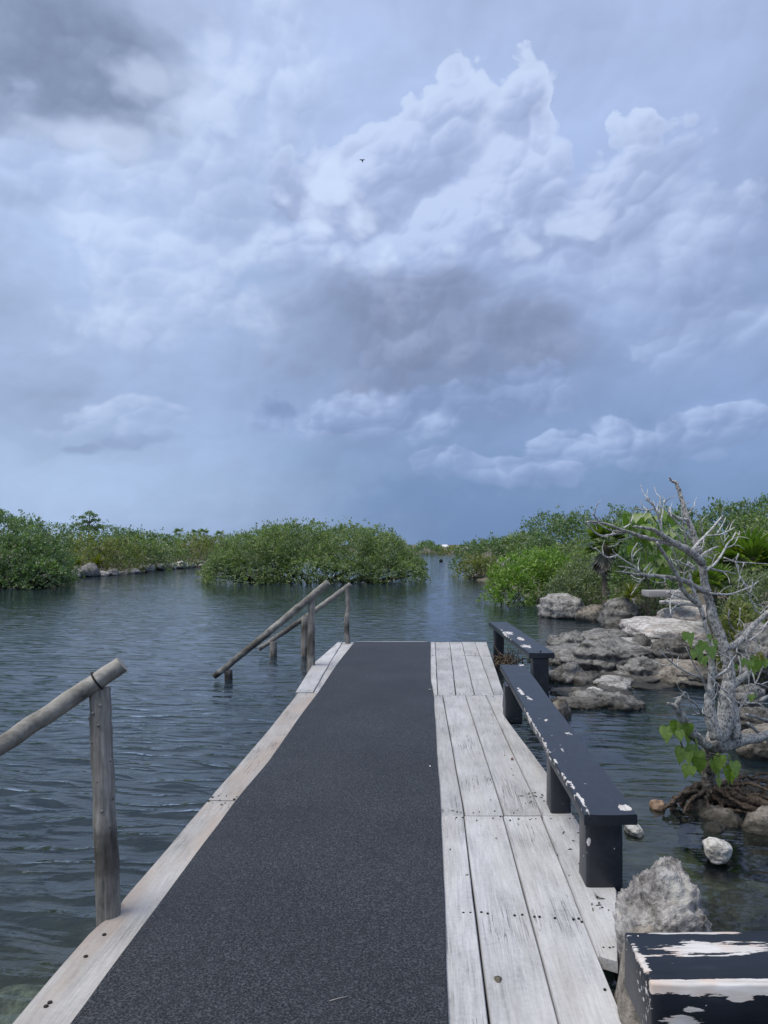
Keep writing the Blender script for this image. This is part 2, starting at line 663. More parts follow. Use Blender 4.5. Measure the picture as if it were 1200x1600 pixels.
def mat_plank(name, tone, warm, dark=0.35):
    m, t, b, o = new_mat(name)
    r = t.new('ShaderNodeObjectInfo').outputs['Random']
    c = objco(t, 9.0)
    cg = t.v('MULTIPLY', c, (60.0, 3.0, 60.0))
    cg2 = t.v('MULTIPLY', c, (190.0, 7.0, 190.0))
    g1 = t.noise(cg, 1.0, 5, 0.6, 0.6)
    g2 = t.noise(cg2, 1.0, 3, 0.6)
    blot = t.noise(t.v('MULTIPLY', c, (5.0, 2.2, 5.0)), 1.0, 5, 0.6)
    fine = t.noise(c, 55.0, 4, 0.65)
    k = t.add(t.mul(t.sub(g1, 0.5), 0.55), t.mul(t.sub(g2, 0.5), 0.5), t.mul(t.sub(blot, 0.5), 0.85), t.mul(t.sub(fine, 0.5), 0.35), 0.5)
    col = t.ramp(k, [(0.12, tuple(x * dark for x in tone)), (0.36, tuple(x * 0.78 for x in tone)), (0.55, tone), (0.85, tuple(min(0.82, x * 1.32) for x in tone))])
    # warm worn areas
    wz = t.ss(t.noise(t.v('MULTIPLY', c, (7.0, 1.2, 7.0)), 1.0, 3, 0.5), 0.42, 0.70)
    col = t.mix(t.mul(wz, warm[3]), col, warm[:3])
    # grey-black weather stains, few
    st = t.ss(t.noise(t.v('MULTIPLY', c, (9.0, 4.0, 9.0)), 1.0, 5, 0.7), 0.66, 0.78)
    col = t.mix(t.mul(st, 0.45), col, (0.10, 0.10, 0.10))
    # thin cracks along the grain
    cr = t.noise(t.v('MULTIPLY', c, (34.0, 0.9, 34.0)), 1.0, 3, 0.5, 1.2)
    crk = t.ss(t.m('ABSOLUTE', t.sub(cr, 0.5)), 0.0, 0.012, 1.0, 0.0)
    crk = t.mul(crk, t.ss(t.noise(c, 2.5, 2), 0.52, 0.62))
    col = t.mix(t.mul(crk, 0.75), col, (0.05, 0.05, 0.055))
    tv = t.lr(r, 0, 1, 0.86, 1.12)
    col = t.mix(1.0, col, t.comb(tv, tv, tv), 'MULTIPLY')
    t.put(b.inputs['Base Color'], col)
    b.inputs['Roughness'].default_value = 0.75
    b.inputs['Specular IOR Level'].default_value = 0.3
    bump(t, b, t.add(t.mul(g1, 0.5), t.mul(g2, 0.6), t.mul(crk, -1.2), t.mul(fine, 0.2)), 0.0022, 0.8)
    return m


M = {}
M['plank'] = mat_plank('whitewashed_plank', (0.45, 0.452, 0.456), (0.42, 0.39, 0.35, 0.30))
M['edge_plank'] = mat_plank('weathered_edge_plank', (0.37, 0.36, 0.345), (0.36, 0.285, 0.23, 0.55))
M['joist'] = mat_plank('wet_joist', (0.10, 0.095, 0.09), (0.07, 0.05, 0.04, 0.5))


def mat_log(name, tone, stretch=(26, 26, 2.0)):
    m, t, b, o = new_mat(name)
    c = objco(t, 5.0)
    g = t.noise(t.v('MULTIPLY', c, stretch), 1.0, 5, 0.6, 0.5)
    g2 = t.noise(t.v('MULTIPLY', c, tuple(3.2 * x for x in stretch)), 1.0, 3, 0.6)
    bl = t.noise(c, 5.0, 4, 0.6)
    k = t.add(t.mul(g, 0.5), t.mul(g2, 0.3), t.mul(bl, 0.45), -0.12)
    col = t.ramp(k, [(0.36, tuple(x * 0.28 for x in tone)), (0.45, tuple(x * 0.7 for x in tone)), (0.53, tone), (0.66, tuple(x * 1.6 for x in tone))])
    # damp, dark weed stain close to the water
    z = t.xyz(worldpos(t))[2]
    zz = t.add(z, t.mul(t.sub(bl, 0.5), 0.40), t.mul(t.sub(g, 0.5), 0.20))
    damp = t.ss(zz, ZW + 0.02, ZW + 0.16, 1.0, 0.0)
    band = t.mul(t.ss(zz, 0.10, 0.20), t.ss(zz, 0.22, 0.46, 1.0, 0.0))
    col = t.mix(t.mul(band, 0.72), col, (0.050, 0.042, 0.034))
    col = t.mix(t.mul(damp, 0.85), col, (0.025, 0.022, 0.018))
    t.put(b.inputs['Base Color'], col)
    b.inputs['Roughness'].default_value = 0.8
    b.inputs['Specular IOR Level'].default_value = 0.25
    bump(t, b, t.add(g, t.mul(g2, 0.5)), 0.004, 0.9)
    return m


M['log'] = mat_log('grey_weathered_log', (0.25, 0.235, 0.21))
M['log_rail'] = mat_log('grey_weathered_rail', (0.255, 0.245, 0.22), (7, 26, 9))


def mat_bark(name, tone, dk):
    m, t, b, o = new_mat(name)
    c = objco(t, 3.0)
    n1 = t.noise(c, 22.0, 5, 0.62)
    n2 = t.noise(t.v('MULTIPLY', c, (1, 1, 0.5)), 85.0, 4, 0.65)
    v1 = t.vor(t.v('MULTIPLY', c, (1, 1, 0.6)), 75.0)
    k = t.add(t.mul(n1, 0.5), t.mul(n2, 0.55), t.mul(v1, 0.25), -0.1)
    col = t.ramp(k, [(0.36, dk), (0.46, tuple(x * 0.55 for x in tone)), (0.56, tone), (0.70, tuple(min(x * 1.5, .7) for x in tone))])
    t.put(b.inputs['Base Color'], col)
    b.inputs['Roughness'].default_value = 0.85
    b.inputs['Specular IOR Level'].default_value = 0.2
    bump(t, b, t.add(n1, n2, t.mul(v1, 0.6)), 0.008, 0.9)
    return m


M['bark'] = mat_bark('pale_bare_bark', (0.40, 0.39, 0.365), (0.04, 0.037, 0.033))
M['twig'] = mat_bark('bleached_twig', (0.56, 0.55, 0.52), (0.20, 0.19, 0.17))
M['foot'] = mat_bark('dark_trunk_foot', (0.17, 0.155, 0.135), (0.03, 0.026, 0.022))
M['root'] = mat_bark('dark_root', (0.085, 0.065, 0.050), (0.012, 0.009, 0.007))
M['stem'] = mat_bark('shrub_stem', (0.13, 0.115, 0.09), (0.03, 0.025, 0.02))


def mat_rock(name, tone, dk, wet=True, warm=None, lichen=0.0, pits=1.0, crack=1.0):
    m, t, b, o = new_mat(name)
    c = objco(t, 6.0)
    n1 = t.noise(c, 3.0, 6, 0.62)
    n2 = t.noise(c, 20.0, 6, 0.68)
    pit = t.vor(t.v('ADD', c, t.vscale(t.noise(c, 9.0, 3, col=True), 0.12)), 24.0, 'F1', 2.0, 0.6)
    pm = t.ss(pit, 0.06, 0.42)
    k = t.add(t.mul(n1, 0.55), t.mul(n2, 0.65), -0.12)
    col = t.ramp(k, [(0.33, dk), (0.42, tuple(x * 0.55 for x in tone)), (0.50, tone), (0.64, tuple(min(x * 1.55, .78) for x in tone))])
    col = t.mix(t.mul(t.sub(1.0, pm), 0.55 * pits), col, dk)
    if warm:
        col = t.mix(t.mul(t.ss(t.noise(c, 4.5, 4), 0.5, 0.68), warm[3]), col, warm[:3])
    if lichen:
        col = t.mix(t.mul(t.ss(t.noise(c, 6.0, 3), 0.60, 0.66), lichen), col, (0.46, 0.46, 0.42))
    rough = 0.9
    if wet:
        z = t.xyz(worldpos(t))[2]
        zz = t.add(z, t.mul(t.sub(n1, 0.5), 0.22))
        damp = t.ss(zz, ZW + 0.00, ZW + 0.11, 1.0, 0.0)
        col = t.mix(t.mul(damp, 0.82), col, (0.028, 0.026, 0.020))
        alg = t.mul(t.ss(zz, ZW - 0.25, ZW - 0.02, 1.0, 0.0), 0.5)
        col = t.mix(alg, col, (0.085, 0.075, 0.035))
        rough = t.lr(damp, 0, 1, 0.9, 0.5)
    t.put(b.inputs['Base Color'], col)
    t.put(b.inputs['Roughness'], rough)
    b.inputs['Specular IOR Level'].default_value = 0.25
    bump(t, b, t.add(t.mul(n2, 1.0), t.mul(pm, 0.5 * pits), t.mul(n1, 0.6)), 0.035, 0.9)
    return m


M['rock'] = mat_rock('grey_karst_rock', (0.215, 0.21, 0.20), (0.045, 0.043, 0.04))
M['pale_rock'] = mat_rock('pale_limestone', (0.36, 0.35, 0.335), (0.07, 0.066, 0.06), pits=0.8)
M['ledge_rock'] = mat_rock('bleached_limestone', (0.50, 0.48, 0.455), (0.20, 0.18, 0.17), warm=(0.50, 0.40, 0.35, 0.4), pits=0.4)
M['near_rock'] = mat_rock('coarse_shell_rock', (0.42, 0.405, 0.39), (0.07, 0.063, 0.055), lichen=0.5, pits=1.3)
M['dark_rock'] = mat_rock('dark_wet_rock', (0.13, 0.125, 0.115), (0.02, 0.019, 0.017))
M['brown_rock'] = mat_rock('brown_grey_rock', (0.25, 0.225, 0.19), (0.05, 0.043, 0.035), pits=0.3)
M['white_rock'] = mat_rock('white_stone', (0.62, 0.60, 0.55), (0.25, 0.23, 0.2), wet=False, pits=0.3)
M['sunken_rock'] = mat_rock('greenish_sunken_rock', (0.24, 0.235, 0.17), (0.07, 0.07, 0.045), wet=False, pits=0.6)
M['orange_rock'] = mat_rock('orange_sponge_rock', (0.27, 0.19, 0.135), (0.10, 0.07, 0.05), wet=False)


def mat_paint(name, chips, warm=0.0, run=(1.4, 0.5, 1.4)):
    """dark blue-black paint flaked off in places: chips = list of (cx,cy,cz, rx,ry,rz, amount)"""
    m, t, b, o = new_mat(name)
    c = objco(t)
    st = t.noise(t.v('MULTIPLY', c, (45.0, 4.0, 45.0)), 1.0, 4, 0.6)
    bl = t.noise(c, 7.0, 4, 0.6)
    base = t.ramp(t.add(t.mul(st, 0.5), t.mul(bl, 0.5)), [(0.3, (0.007, 0.010, 0.015)), (0.55, (0.012, 0.016, 0.024)), (0.75, (0.026, 0.032, 0.044))])
    n1 = t.noise(t.v('MULTIPLY', c, run), 30.0, 5, 0.66)
    n2 = t.noise(t.v('MULTIPLY', c, (2.2, 1.0, 2.2)), 11.0, 4, 0.6)
    fl = None
    for cx, cy, cz, rx, ry, rz, a in chips:
        d = t.v('DIVIDE', t.v('SUBTRACT', c, (cx, cy, cz)), (rx, ry, rz))
        e = t.m('MULTIPLY', t.m('SUBTRACT', 1.0, t.v('LENGTH', d), clamp=True), a)
        fl = e if fl is None else t.mx(fl, e)
    spec = t.mul(t.ss(t.noise(c, 40.0, 2, 0.5), 0.735, 0.76), t.ss(bl, 0.50, 0.60))
    if fl is None:
        mask = spec
    else:
        mk = t.ss(t.add(fl, t.mul(t.sub(n1, 0.5), 1.5), t.mul(t.sub(n2, 0.5), 1.3)), 0.46, 0.52)
        mk = t.mul(mk, t.ss(fl, 0.02, 0.10))
        mask = t.mx(mk, spec)
    wood = t.ramp(t.add(t.mul(st, 0.6), t.mul(n1, 0.4)), [(0.3, (0.36, 0.33, 0.30)), (0.55, (0.60, 0.58, 0.56)), (0.75, (0.72, 0.72, 0.72))])
    wood = t.mix(t.mul(t.ss(t.noise(c, 5.0, 3), 0.46, 0.6), warm), wood, (0.60, 0.47, 0.39))
    t.put(b.inputs['Base Color'], t.mix(mask, base, wood))
    t.put(b.inputs['Roughness'], t.add(t.mul(bl, 0.25), t.mul(mask, 0.3), 0.27))
    b.inputs['Specular IOR Level'].default_value = 0.6
    bump(t, b, t.add(t.mul(st, 0.5), t.mul(mask, -0.7), t.mul(bl, 0.3)), 0.002, 0.8)
    return m


def mat_leaf(name, tone, tone2, var=0.5, trans=0.42, gloss=0.8, yellow=0.06, noise_scale=1.3):
    m, t, b, o = new_mat(name)
    gi = t.new('ShaderNodeNewGeometry')
    r = gi.outputs['Random Per Island']
    c = objco(t, 4.0)
    n = t.noise(c, noise_scale, 3, 0.6)
    k = t.add(t.mul(t.sub(r, 0.5), var), t.mul(t.sub(n, 0.5), 1.3), 0.5)
    col = t.ramp(k, [(0.1, tuple(x * 0.6 for x in tone)), (0.5, tone), (0.9, tone2)])
    yl = t.ss(t.m('FRACT', t.mul(r, 37.7)), 1 - yellow, 1 - yellow + 0.005)
    col = t.mix(t.mul(yl, 0.7), col, (0.16, 0.15, 0.025))
    t.put(b.inputs['Base Color'], col)
    b.inputs['Roughness'].default_value = 0.42
    b.inputs['Specular IOR Level'].default_value = gloss
    tr = t.new('ShaderNodeBsdfTranslucent')
    t.put(tr.inputs[0], t.mix(1.0, col, (1.2, 1.5, 0.6), 'MULTIPLY'))
    ms = t.new('ShaderNodeMixShader')
    ms.inputs[0].default_value = trans
    t.l.new(b.outputs[0], ms.inputs[1])
    t.l.new(tr.outputs[0], ms.inputs[2])
    t.l.new(ms.outputs[0], o.inputs[0])
    return m


M['mangrove'] = mat_leaf('mangrove_leaf', (0.156, 0.223, 0.101), (0.342, 0.400, 0.188))
M['bright'] = mat_leaf('bright_shrub_leaf', (0.157, 0.267, 0.043), (0.294, 0.427, 0.079))
M['grey_green'] = mat_leaf('grey_green_leaf', (0.151, 0.193, 0.111), (0.290, 0.329, 0.185))
M['deep'] = mat_leaf('deep_green_leaf', (0.113, 0.184, 0.092), (0.246, 0.326, 0.142))
M['olive'] = mat_leaf('olive_leaf', (0.161, 0.186, 0.062), (0.306, 0.308, 0.109))
M['big_leaf'] = mat_leaf('heart_leaf', (0.123, 0.215, 0.035), (0.275, 0.364, 0.060), var=0.7, trans=0.4, yellow=0.02, noise_scale=6.0)
M['yellow_leaf'] = mat_leaf('yellow_leaf', (0.36, 0.33, 0.05), (0.45, 0.42, 0.10), var=0.4)
M['palm'] = mat_leaf('palm_frond', (0.111, 0.180, 0.028), (0.221, 0.288, 0.050), var=0.5, yellow=0.10)
M['palm_dry'] = mat_leaf('dry_frond', (0.21, 0.19, 0.145), (0.34, 0.32, 0.26), var=0.6, trans=0.15, yellow=0.0)
M['palm_trunk'] = mat_bark('palm_trunk', (0.16, 0.14, 0.11), (0.04, 0.035, 0.03))


def plain(name, c, rough=0.7, spec=0.3):
    m, t, b, o = new_mat(name)
    cc = objco(t)
    n = t.noise(cc, 60.0, 3, 0.6)
    t.put(b.inputs['Base Color'], t.mix(t.mul(n, 0.6), tuple(x * 0.7 for x in c), tuple(min(1, x * 1.25) for x in c)))
    b.inputs['Roughness'].default_value = rough
    b.inputs['Specular IOR Level'].default_value = spec
    return m


M['nail'] = plain('rusty_nail', (0.020, 0.017, 0.016))
M['strap'] = plain('black_strap', (0.015, 0.015, 0.016))
M['concrete'] = plain('pale_concrete', (0.36, 0.355, 0.35))
M['white'] = plain('white_paint', (0.80, 0.80, 0.80))
M['dry'] = plain('dry_weed', (0.17, 0.13, 0.095))
M['redleaf'] = plain('dry_red_leaf', (0.20, 0.055, 0.025))
M['straw'] = plain('pale_straw', (0.45, 0.42, 0.38))
M['bird'] = plain('dark_bird', (0.03, 0.033, 0.04))
M['dark'] = plain('dark_float', (0.02, 0.022, 0.022))


def mat_mat():
    m, t, b, o = new_mat('charcoal_coil_mat')
    c = objco(t)
    wv = t.noise(c, 60.0, 2, 0.5, col=True)
    cw = t.v('ADD', c, t.vscale(wv, 0.010))
    n = t.noise(cw, 128.0, 3, 0.55)
    v1 = t.vor(cw, 145.0, 'F1')
    loop = t.add(t.mul(n, 0.9), t.mul(v1, 0.45), -0.15)
    blot = t.noise(c, 1.1, 5, 0.6)
    col = t.ramp(loop, [(0.32, (0.003, 0.0034, 0.004)), (0.44, (0.013, 0.0146, 0.0175)), (0.55, (0.0235, 0.026, 0.030)), (0.72, (0.066, 0.071, 0.080))])
    k = t.lr(blot, 0.3, 0.7, 0.74, 1.22)
    col = t.mix(1.0, col, t.comb(k, k, k), 'MULTIPLY')
    # dust tread down the middle of the walkway
    dust = t.mul(t.ss(t.noise(t.v('MULTIPLY', c, (2.0, 0.5, 1)), 1.0, 4, 0.6), 0.45, 0.75), 0.35)
    col = t.mix(dust, col, (0.034, 0.037, 0.042))
    t.put(b.inputs['Base Color'], col)
    b.inputs['Roughness'].default_value = 0.55
    b.inputs['Specular IOR Level'].default_value = 0.3
    bump(t, b, loop, 0.006, 0.8)
    return m


M['mat'] = mat_mat()
# ------------------------------------------------------------------ ground (bed of the lagoon and banks) and water
WATER = np.array([(-400, -3), (3.6, -3), (3.7, 2), (3.7, 5.4), (3.7, 6.6), (4.0, 8.0), (3.9, 9.2), (3.3, 10.4), (2.8, 12.0), (3.0, 14.0),
                  (3.7, 15.4), (4.3, 17.2), (3.9, 19.0), (3.2, 23), (3.4, 29), (2.6, 34), (2.3, 38), (3.0, 46), (3.8, 60), (5.0, 90),
                  (5.8, 118), (2, 131), (-6, 134), (-20, 132), (-15, 112), (-13.5, 92), (-16.2, 74), (-17.4, 58), (-18.0, 47), (-18.2, 37),
                  (-20, 31.5), (-32, 28), (-70, 26), (-400, 24)], float)


def signed_dist(x, y, poly):
    """positive inside"""
    n = len(poly)
    best = np.full(x.shape, 1e9)
    ins = np.zeros(x.shape, bool)
    for i in range(n):
        ax, ay = poly[i]
        bx, by = poly[(i + 1) % n]
        ex, ey = bx - ax, by - ay
        t = np.clip(((x - ax) * ex + (y - ay) * ey) / (ex * ex + ey * ey), 0, 1)
        d = np.hypot(x - ax - t * ex, y - ay - t * ey)
        best = np.minimum(best, d)
        c = ((ay > y) != (by > y)) & (x < (bx - ax) * (y - ay) / (by - ay + 1e-12) + ax)
        ins ^= c
    return np.where(ins, best, -best)


def ground_z(x, y):
    x = np.asarray(x, float)
    y = np.asarray(y, float)
    d = signed_dist(x, y, WATER)
    p = np.stack([x, y, 0 * x], 1)
    n1 = fbm(p * 0.9, 4)
    n2 = fbm(p * 0.12 + 5, 3)
    depth = 0.10 + 0.16 * np.clip(d, 0, 3) + 0.13 * np.clip(d - 3, 0, 9)
    # shallow shelf to the right of the walkway and around the roots
    shelf = np.exp(-((x - 2.2) / 1.3) ** 2 - ((y - 4.4) / 2.6) ** 2)
    depth = depth * (1 - 0.35 * shelf)
    zb = ZW - depth + n1 * 0.16 * np.clip(d, 0.2, 1)
    inland = -d
    zl = ZW + 0.10 * np.clip(inland, 0, 1) + 0.30 * (1 - np.exp(-inland / 3.0)) + 0.35 * (1 - np.exp(-inland / 14)) + n1 * 0.10 * np.clip(inland, 0, 1) + n2 * 0.5 * np.clip(inland / 10, 0, 1)
    return np.where(d > 0, zb, zl)


def axis(lo, hi, c0, c1, step, grow):
    a = list(np.arange(c0, c1 + 1e-6, step))
    s, q = step, c1
    while q < hi:
        s *= grow
        q += s
        a.append(q)
    s, q = step, c0
    while q > lo:
        s *= grow
        q -= s
        a.insert(0, q)
    return np.array(a)


def grid_mesh(name, xs, ys, zf, smooth=True):
    X, Y = np.meshgrid(xs, ys)
    Z = zf(X.ravel(), Y.ravel())
    v = np.stack([X.ravel(), Y.ravel(), Z], 1)
    nx, ny = len(xs), len(ys)
    i = np.arange(nx * ny).reshape(ny, nx)
    f = np.stack([i[:-1, :-1].ravel(), i[:-1, 1:].ravel(), i[1:, 1:].ravel(), i[1:, :-1].ravel()], 1)
    return mesh_np(name, v, f, smooth)


def mat_ground():
    m, t, b, o = new_mat('lagoon_bed_and_bank')
    c = worldpos(t)
    z = t.xyz(c)[2]
    n1 = t.noise(c, 0.9, 5, 0.6)
    n2 = t.noise(c, 6.0, 5, 0.65)
    v1 = t.vor(c, 3.2, 'F1', 1.0)
    bed = t.ramp(t.add(t.mul(n1, 0.6), t.mul(n2, 0.5), t.mul(v1, 0.12), -0.1), [(0.30, (0.012, 0.014, 0.010)), (0.46, (0.040, 0.042, 0.028)), (0.60, (0.085, 0.085, 0.058)), (0.80, (0.21, 0.20, 0.15))])
    soil = t.ramp(t.add(t.mul(n1, 0.5), t.mul(n2, 0.55)), [(0.3, (0.05, 0.042, 0.03)), (0.55, (0.13, 0.115, 0.09)), (0.75, (0.28, 0.26, 0.23))])
    t.put(b.inputs['Base Color'], t.mix(t.ss(t.add(z, t.mul(n2, 0.06)), ZW + 0.0, ZW + 0.10), bed, soil))
    b.inputs['Roughness'].default_value = 0.9
    b.inputs['Specular IOR Level'].default_value = 0.2
    bump(t, b, t.add(n2, t.mul(v1, 0.5)), 0.05, 0.8)
    return m


gx = axis(-1500, 1500, -4.5, 6.0, 0.13, 1.06)
gy = axis(-60, 3500, 0.0, 20.0, 0.16, 1.05)
link('ground', grid_mesh('ground', gx, gy, ground_z), mat_ground(), kind='structure')


def mat_water():
    m = bpy.data.materials.new('lagoon_water')
    m.use_nodes = True
    m.node_tree.nodes.clear()
    t = NT(m.node_tree)
    o = t.new('ShaderNodeOutputMaterial')
    c = worldpos(t)
    cw = t.v('ADD', c, t.vscale(t.v('SUBTRACT', t.noise(c, 0.5, 2, col=True), (0.5, 0.5, 0.5)), 0.5))
    a1 = t.noise(t.v('MULTIPLY', cw, (1.3, 4.2, 1.0)), 1.0, 3, 0.5)
    a2 = t.noise(t.v('MULTIPLY', cw, (4.5, 13.0, 1.0)), 1.0, 3, 0.55)
    gust = t.noise(c, 0.16, 3, 0.5)
    x, y, z = t.xyz(c)
    # sheltered water to the right of the walkway is calmer
    calm = t.mul(t.ss(x, 0.6, 1.2), t.ss(y, 9.0, 16.0, 1.0, 0.0))
    amp = t.mul(t.lr(gust, 0.3, 0.7, 0.65, 1.25), t.lr(calm, 0, 1, 1.0, 0.30), t.ss(y, 4.0, 20.0, 1.0, 0.40))
    # short steep wavelets: narrow dark fronts between smooth backs
    cr = t.v('MULTIPLY', t.v('ADD', cw, t.comb(t.mul(y, 0.0), t.mul(x, 0.14), 0.0)), (1.3, 4.6, 1.0))
    rg_ = t.m('ABSOLUTE', t.mul(t.sub(t.noise(cr, 1.0, 2, 0.45), 0.5), 2.0))
    rg_ = t.m('POWER', t.sub(1.0, rg_), 4.0)
    h = t.mul(t.add(t.mul(a1, 0.014), t.mul(a2, 0.0100), t.mul(rg_, 0.017)), amp)
    bm = t.new('ShaderNodeBump')
    bm.inputs['Strength'].default_value = 1.0
    bm.inputs['Distance'].default_value = 1.0
    t.put(bm.inputs['Height'], h)
    nrm = bm.outputs[0]
    fr = t.new('ShaderNodeFresnel')
    fr.inputs['IOR'].default_value = 1.35
    t.l.new(nrm, fr.inputs['Normal'])
    gl = t.new('ShaderNodeBsdfGlossy')
    gl.inputs['Roughness'].default_value = 0.05
    gl.inputs['Color'].default_value = (0.97, 0.97, 0.97, 1)
    t.l.new(nrm, gl.inputs['Normal'])
    tp = t.new('ShaderNodeBsdfTransparent')
    tp.inputs['Color'].default_value = (0.72, 0.82, 0.82, 1)
    df = t.new('ShaderNodeBsdfDiffuse')
    df.inputs['Color'].default_value = (0.021, 0.040, 0.056, 1)
    t.l.new(nrm, df.inputs['Normal'])
    # murkiness grows with the way through the water: more at a slant and further out
    lw = t.new('ShaderNodeLayerWeight')
    lw.inputs['Blend'].default_value = 0.5
    murk = t.lr(t.ss(t.m('SUBTRACT', t.m('ABSOLUTE', t.sub(x, 1.0)), 0.3), 0.4, 3.0), 0, 1, 0.38, 0.62)
    shoal = t.mul(t.ss(x, 0.7, 1.1), t.ss(y, 4.2, 6.0, 1.0, 0.0))
    shoal = t.mx(shoal, t.mul(t.ss(y, 3.0, 3.5, 1.0, 0.0), t.ss(x, -2.4, -2.0)))
    murk = t.m('MULTIPLY', murk, t.lr(shoal, 0, 1, 1.0, 0.22))
    murk = t.m('MULTIPLY', murk, t.ss(y, 2.0, 8.0, 0.45, 1.0))
    ms = t.new('ShaderNodeMixShader')
    t.put(ms.inputs[0], murk)
    t.l.new(tp.outputs[0], ms.inputs[1])
    t.l.new(df.outputs[0], ms.inputs[2])
    m2 = t.new('ShaderNodeMixShader')
    t.l.new(fr.outputs[0], m2.inputs[0])
    t.l.new(ms.outputs[0], m2.inputs[1])
    t.l.new(gl.outputs[0], m2.inputs[2])
    t.l.new(m2.outputs[0], o.inputs[0])
    return m


_wr = np.random.RandomState(21)
_NW = 46
_lam = 0.13 * (0.75 / 0.13) ** _wr.rand(_NW)
_th = radians(8) + _wr.randn(_NW) * 0.42
_ph = _wr.rand(_NW) * 2 * pi


def water_z(x, y):
    z = np.zeros_like(x)
    dist = np.hypot(x, y)
    p = np.stack([x, y, 0 * x], 1)
    gust = 1.0 + 0.9 * fbm(p * 0.22, 3)
    xw = x + 0.35 * vnoise(p * 0.8 + 3)
    yw = y + 0.30 * vnoise(p * 0.9 + 8)
    for l, th, ph in zip(_lam, _th, _ph):
        k = 2 * pi / l
        a = 0.0027 * l ** 0.85 * np.clip(1.6 - dist / (l * 70), 0, 1)
        z += a * np.sin(k * (xw * sin(th) + yw * cos(th)) + ph)
    calm = np.clip((x - 0.6) / 0.6, 0, 1) * np.clip((16 - y) / 7, 0, 1)
    return ZW + z * gust * (1 - 0.72 * calm) * (0.45 + 0.55 / (1 + (dist / 9.0) ** 2))


wx = axis(-1500, 1500, -6.5, 3.0, 0.04, 1.04)
wy = axis(-20, 3500, 1.2, 12.0, 0.030, 1.022)
link('water', grid_mesh('water', wx, wy, water_z), mat_water(), kind='structure')
# ------------------------------------------------------------------ boardwalk
pier = empty('boardwalk', (-0.3, 6.0, -0.05), 'whitewashed timber boardwalk running out over the lagoon', 'boardwalk')
_pr = np.random.RandomState(3)


def plank_mesh(name, left, right, top=0.0, th=0.045, n=22, mcross=5, seed=0, cup=0.0015, wob=0.0022, along_y=True):
    """board between two edge polylines [(x, y), ...] running along y"""
    rg = np.random.RandomState(seed)
    left, right = np.array(left, float), np.array(right, float)
    y0l, y1l, y0r, y1r = left[0, 1], left[-1, 1], right[0, 1], right[-1, 1]
    s = np.linspace(0, 1, n)
    yl, yr = y0l + (y1l - y0l) * s, y0r + (y1r - y0r) * s
    xl = np.interp(yl, left[:, 1], left[:, 0])
    xr = np.interp(yr, right[:, 1], right[:, 0])
    q = np.stack([yl * 2.2, np.full(n, seed * 3.1), np.zeros(n)], 1)
    xl += fbm(q, 3) * wob * 2
    xr += fbm(q + 31, 3) * wob * 2
    yl[0] += rg.randn() * .002
    yr[-1] += rg.randn() * .002
    V = []
    b = 0.004
    for i in range(n):
        A, B = np.array([xl[i], yl[i]]), np.array([xr[i], yr[i]])
        w = np.linalg.norm(B - A)
        e = min(0.2, b / max(w, 1e-3))
        ts = [0, 0] + list(np.linspace(e, 1 - e, mcross)) + [1, 1]
        bend = 0.002 * vnoise(np.array([[yl[i] * 0.6, seed * 1.7, 2.0]]))[0]
        endd = -0.003 if i in (0, n - 1) else 0.0
        for j, tt in enumerate(ts):
            p = A + (B - A) * tt
            if j in (0, len(ts) - 1):
                z = top - th
            elif j in (1, len(ts) - 2):
                z = top - 0.0045 + bend + endd
            else:
                z = top + cup * ((tt - .5) * 2) ** 2 - cup * .5 + bend + endd
            V.append((p[0], p[1], z))
    k = mcross + 4
    Fc = []
    for i in range(n - 1):
        for j in range(k - 1):
            Fc.append([i * k + j, i * k + j + 1, (i + 1) * k + j + 1, (i + 1) * k + j])
        Fc.append([i * k + k - 1, i * k, (i + 1) * k, (i + 1) * k + k - 1])
    Fc.append(list(range(k))[::-1])
    Fc.append([(n - 1) * k + j for j in range(k)])
    me = mesh_np(name, V, Fc, True)
    me.set_sharp_from_angle(angle=radians(40)) if hasattr(me, 'set_sharp_from_angle') else None
    return me


nails = MB()


def nail(x, y, r=0.0045, z=0.0015):
    n = 7
    a = np.arange(n) / n * 2 * pi
    ring = [(x + r * cos(t), y + r * sin(t), z) for t in a]
    ring2 = [(x + r * cos(t), y + r * sin(t), z - 0.004) for t in a]
    nails.addv(ring + ring2, [list(range(n))] + [[i, (i + 1) % n, n + (i + 1) % n, n + i][::-1] for i in range(n)])


_seed = [10]


def plank(left, right, mat='plank', top=None, nl=True, **kw):
    _seed[0] += 1
    rg = np.random.RandomState(_seed[0])
    tz = rg.randn() * 0.0012 if top is None else top
    o = link('plank', plank_mesh('plank', left, right, top=tz, seed=_seed[0], **kw), M[mat], pier)
    if nl:
        for (y, d) in ((left[0][1], 0.055), (left[-1][1], -0.055)):
            for f in (0.22, 0.38, 0.70, 0.82):
                if rg.rand() < 0.72:
                    yy = y + d + rg.randn() * 0.012
                    xl = np.interp(yy, [q[1] for q in left], [q[0] for q in left])
                    xr = np.interp(yy, [q[1] for q in right], [q[0] for q in right])
                    nail(xl + (xr - xl) * (f + rg.randn() * 0.03), yy, 0.0028 + 0.0025 * rg.rand(), tz + 0.0022)
    return o


g = 0.0038
# right hand boards, near row
Y0, Y1, Y2, Y3, Y4 = 0.8, 4.16, 7.49, 10.17, 11.58


def row(ya, yb, seams_a, seams_b, **kw):
    for i in range(len(seams_a) - 1):
        plank([(seams_a[i] + g, ya + g), (seams_b[i] + g, yb - g)], [(seams_a[i + 1] - g, ya + g), (seams_b[i + 1] - g, yb - g)], **kw)


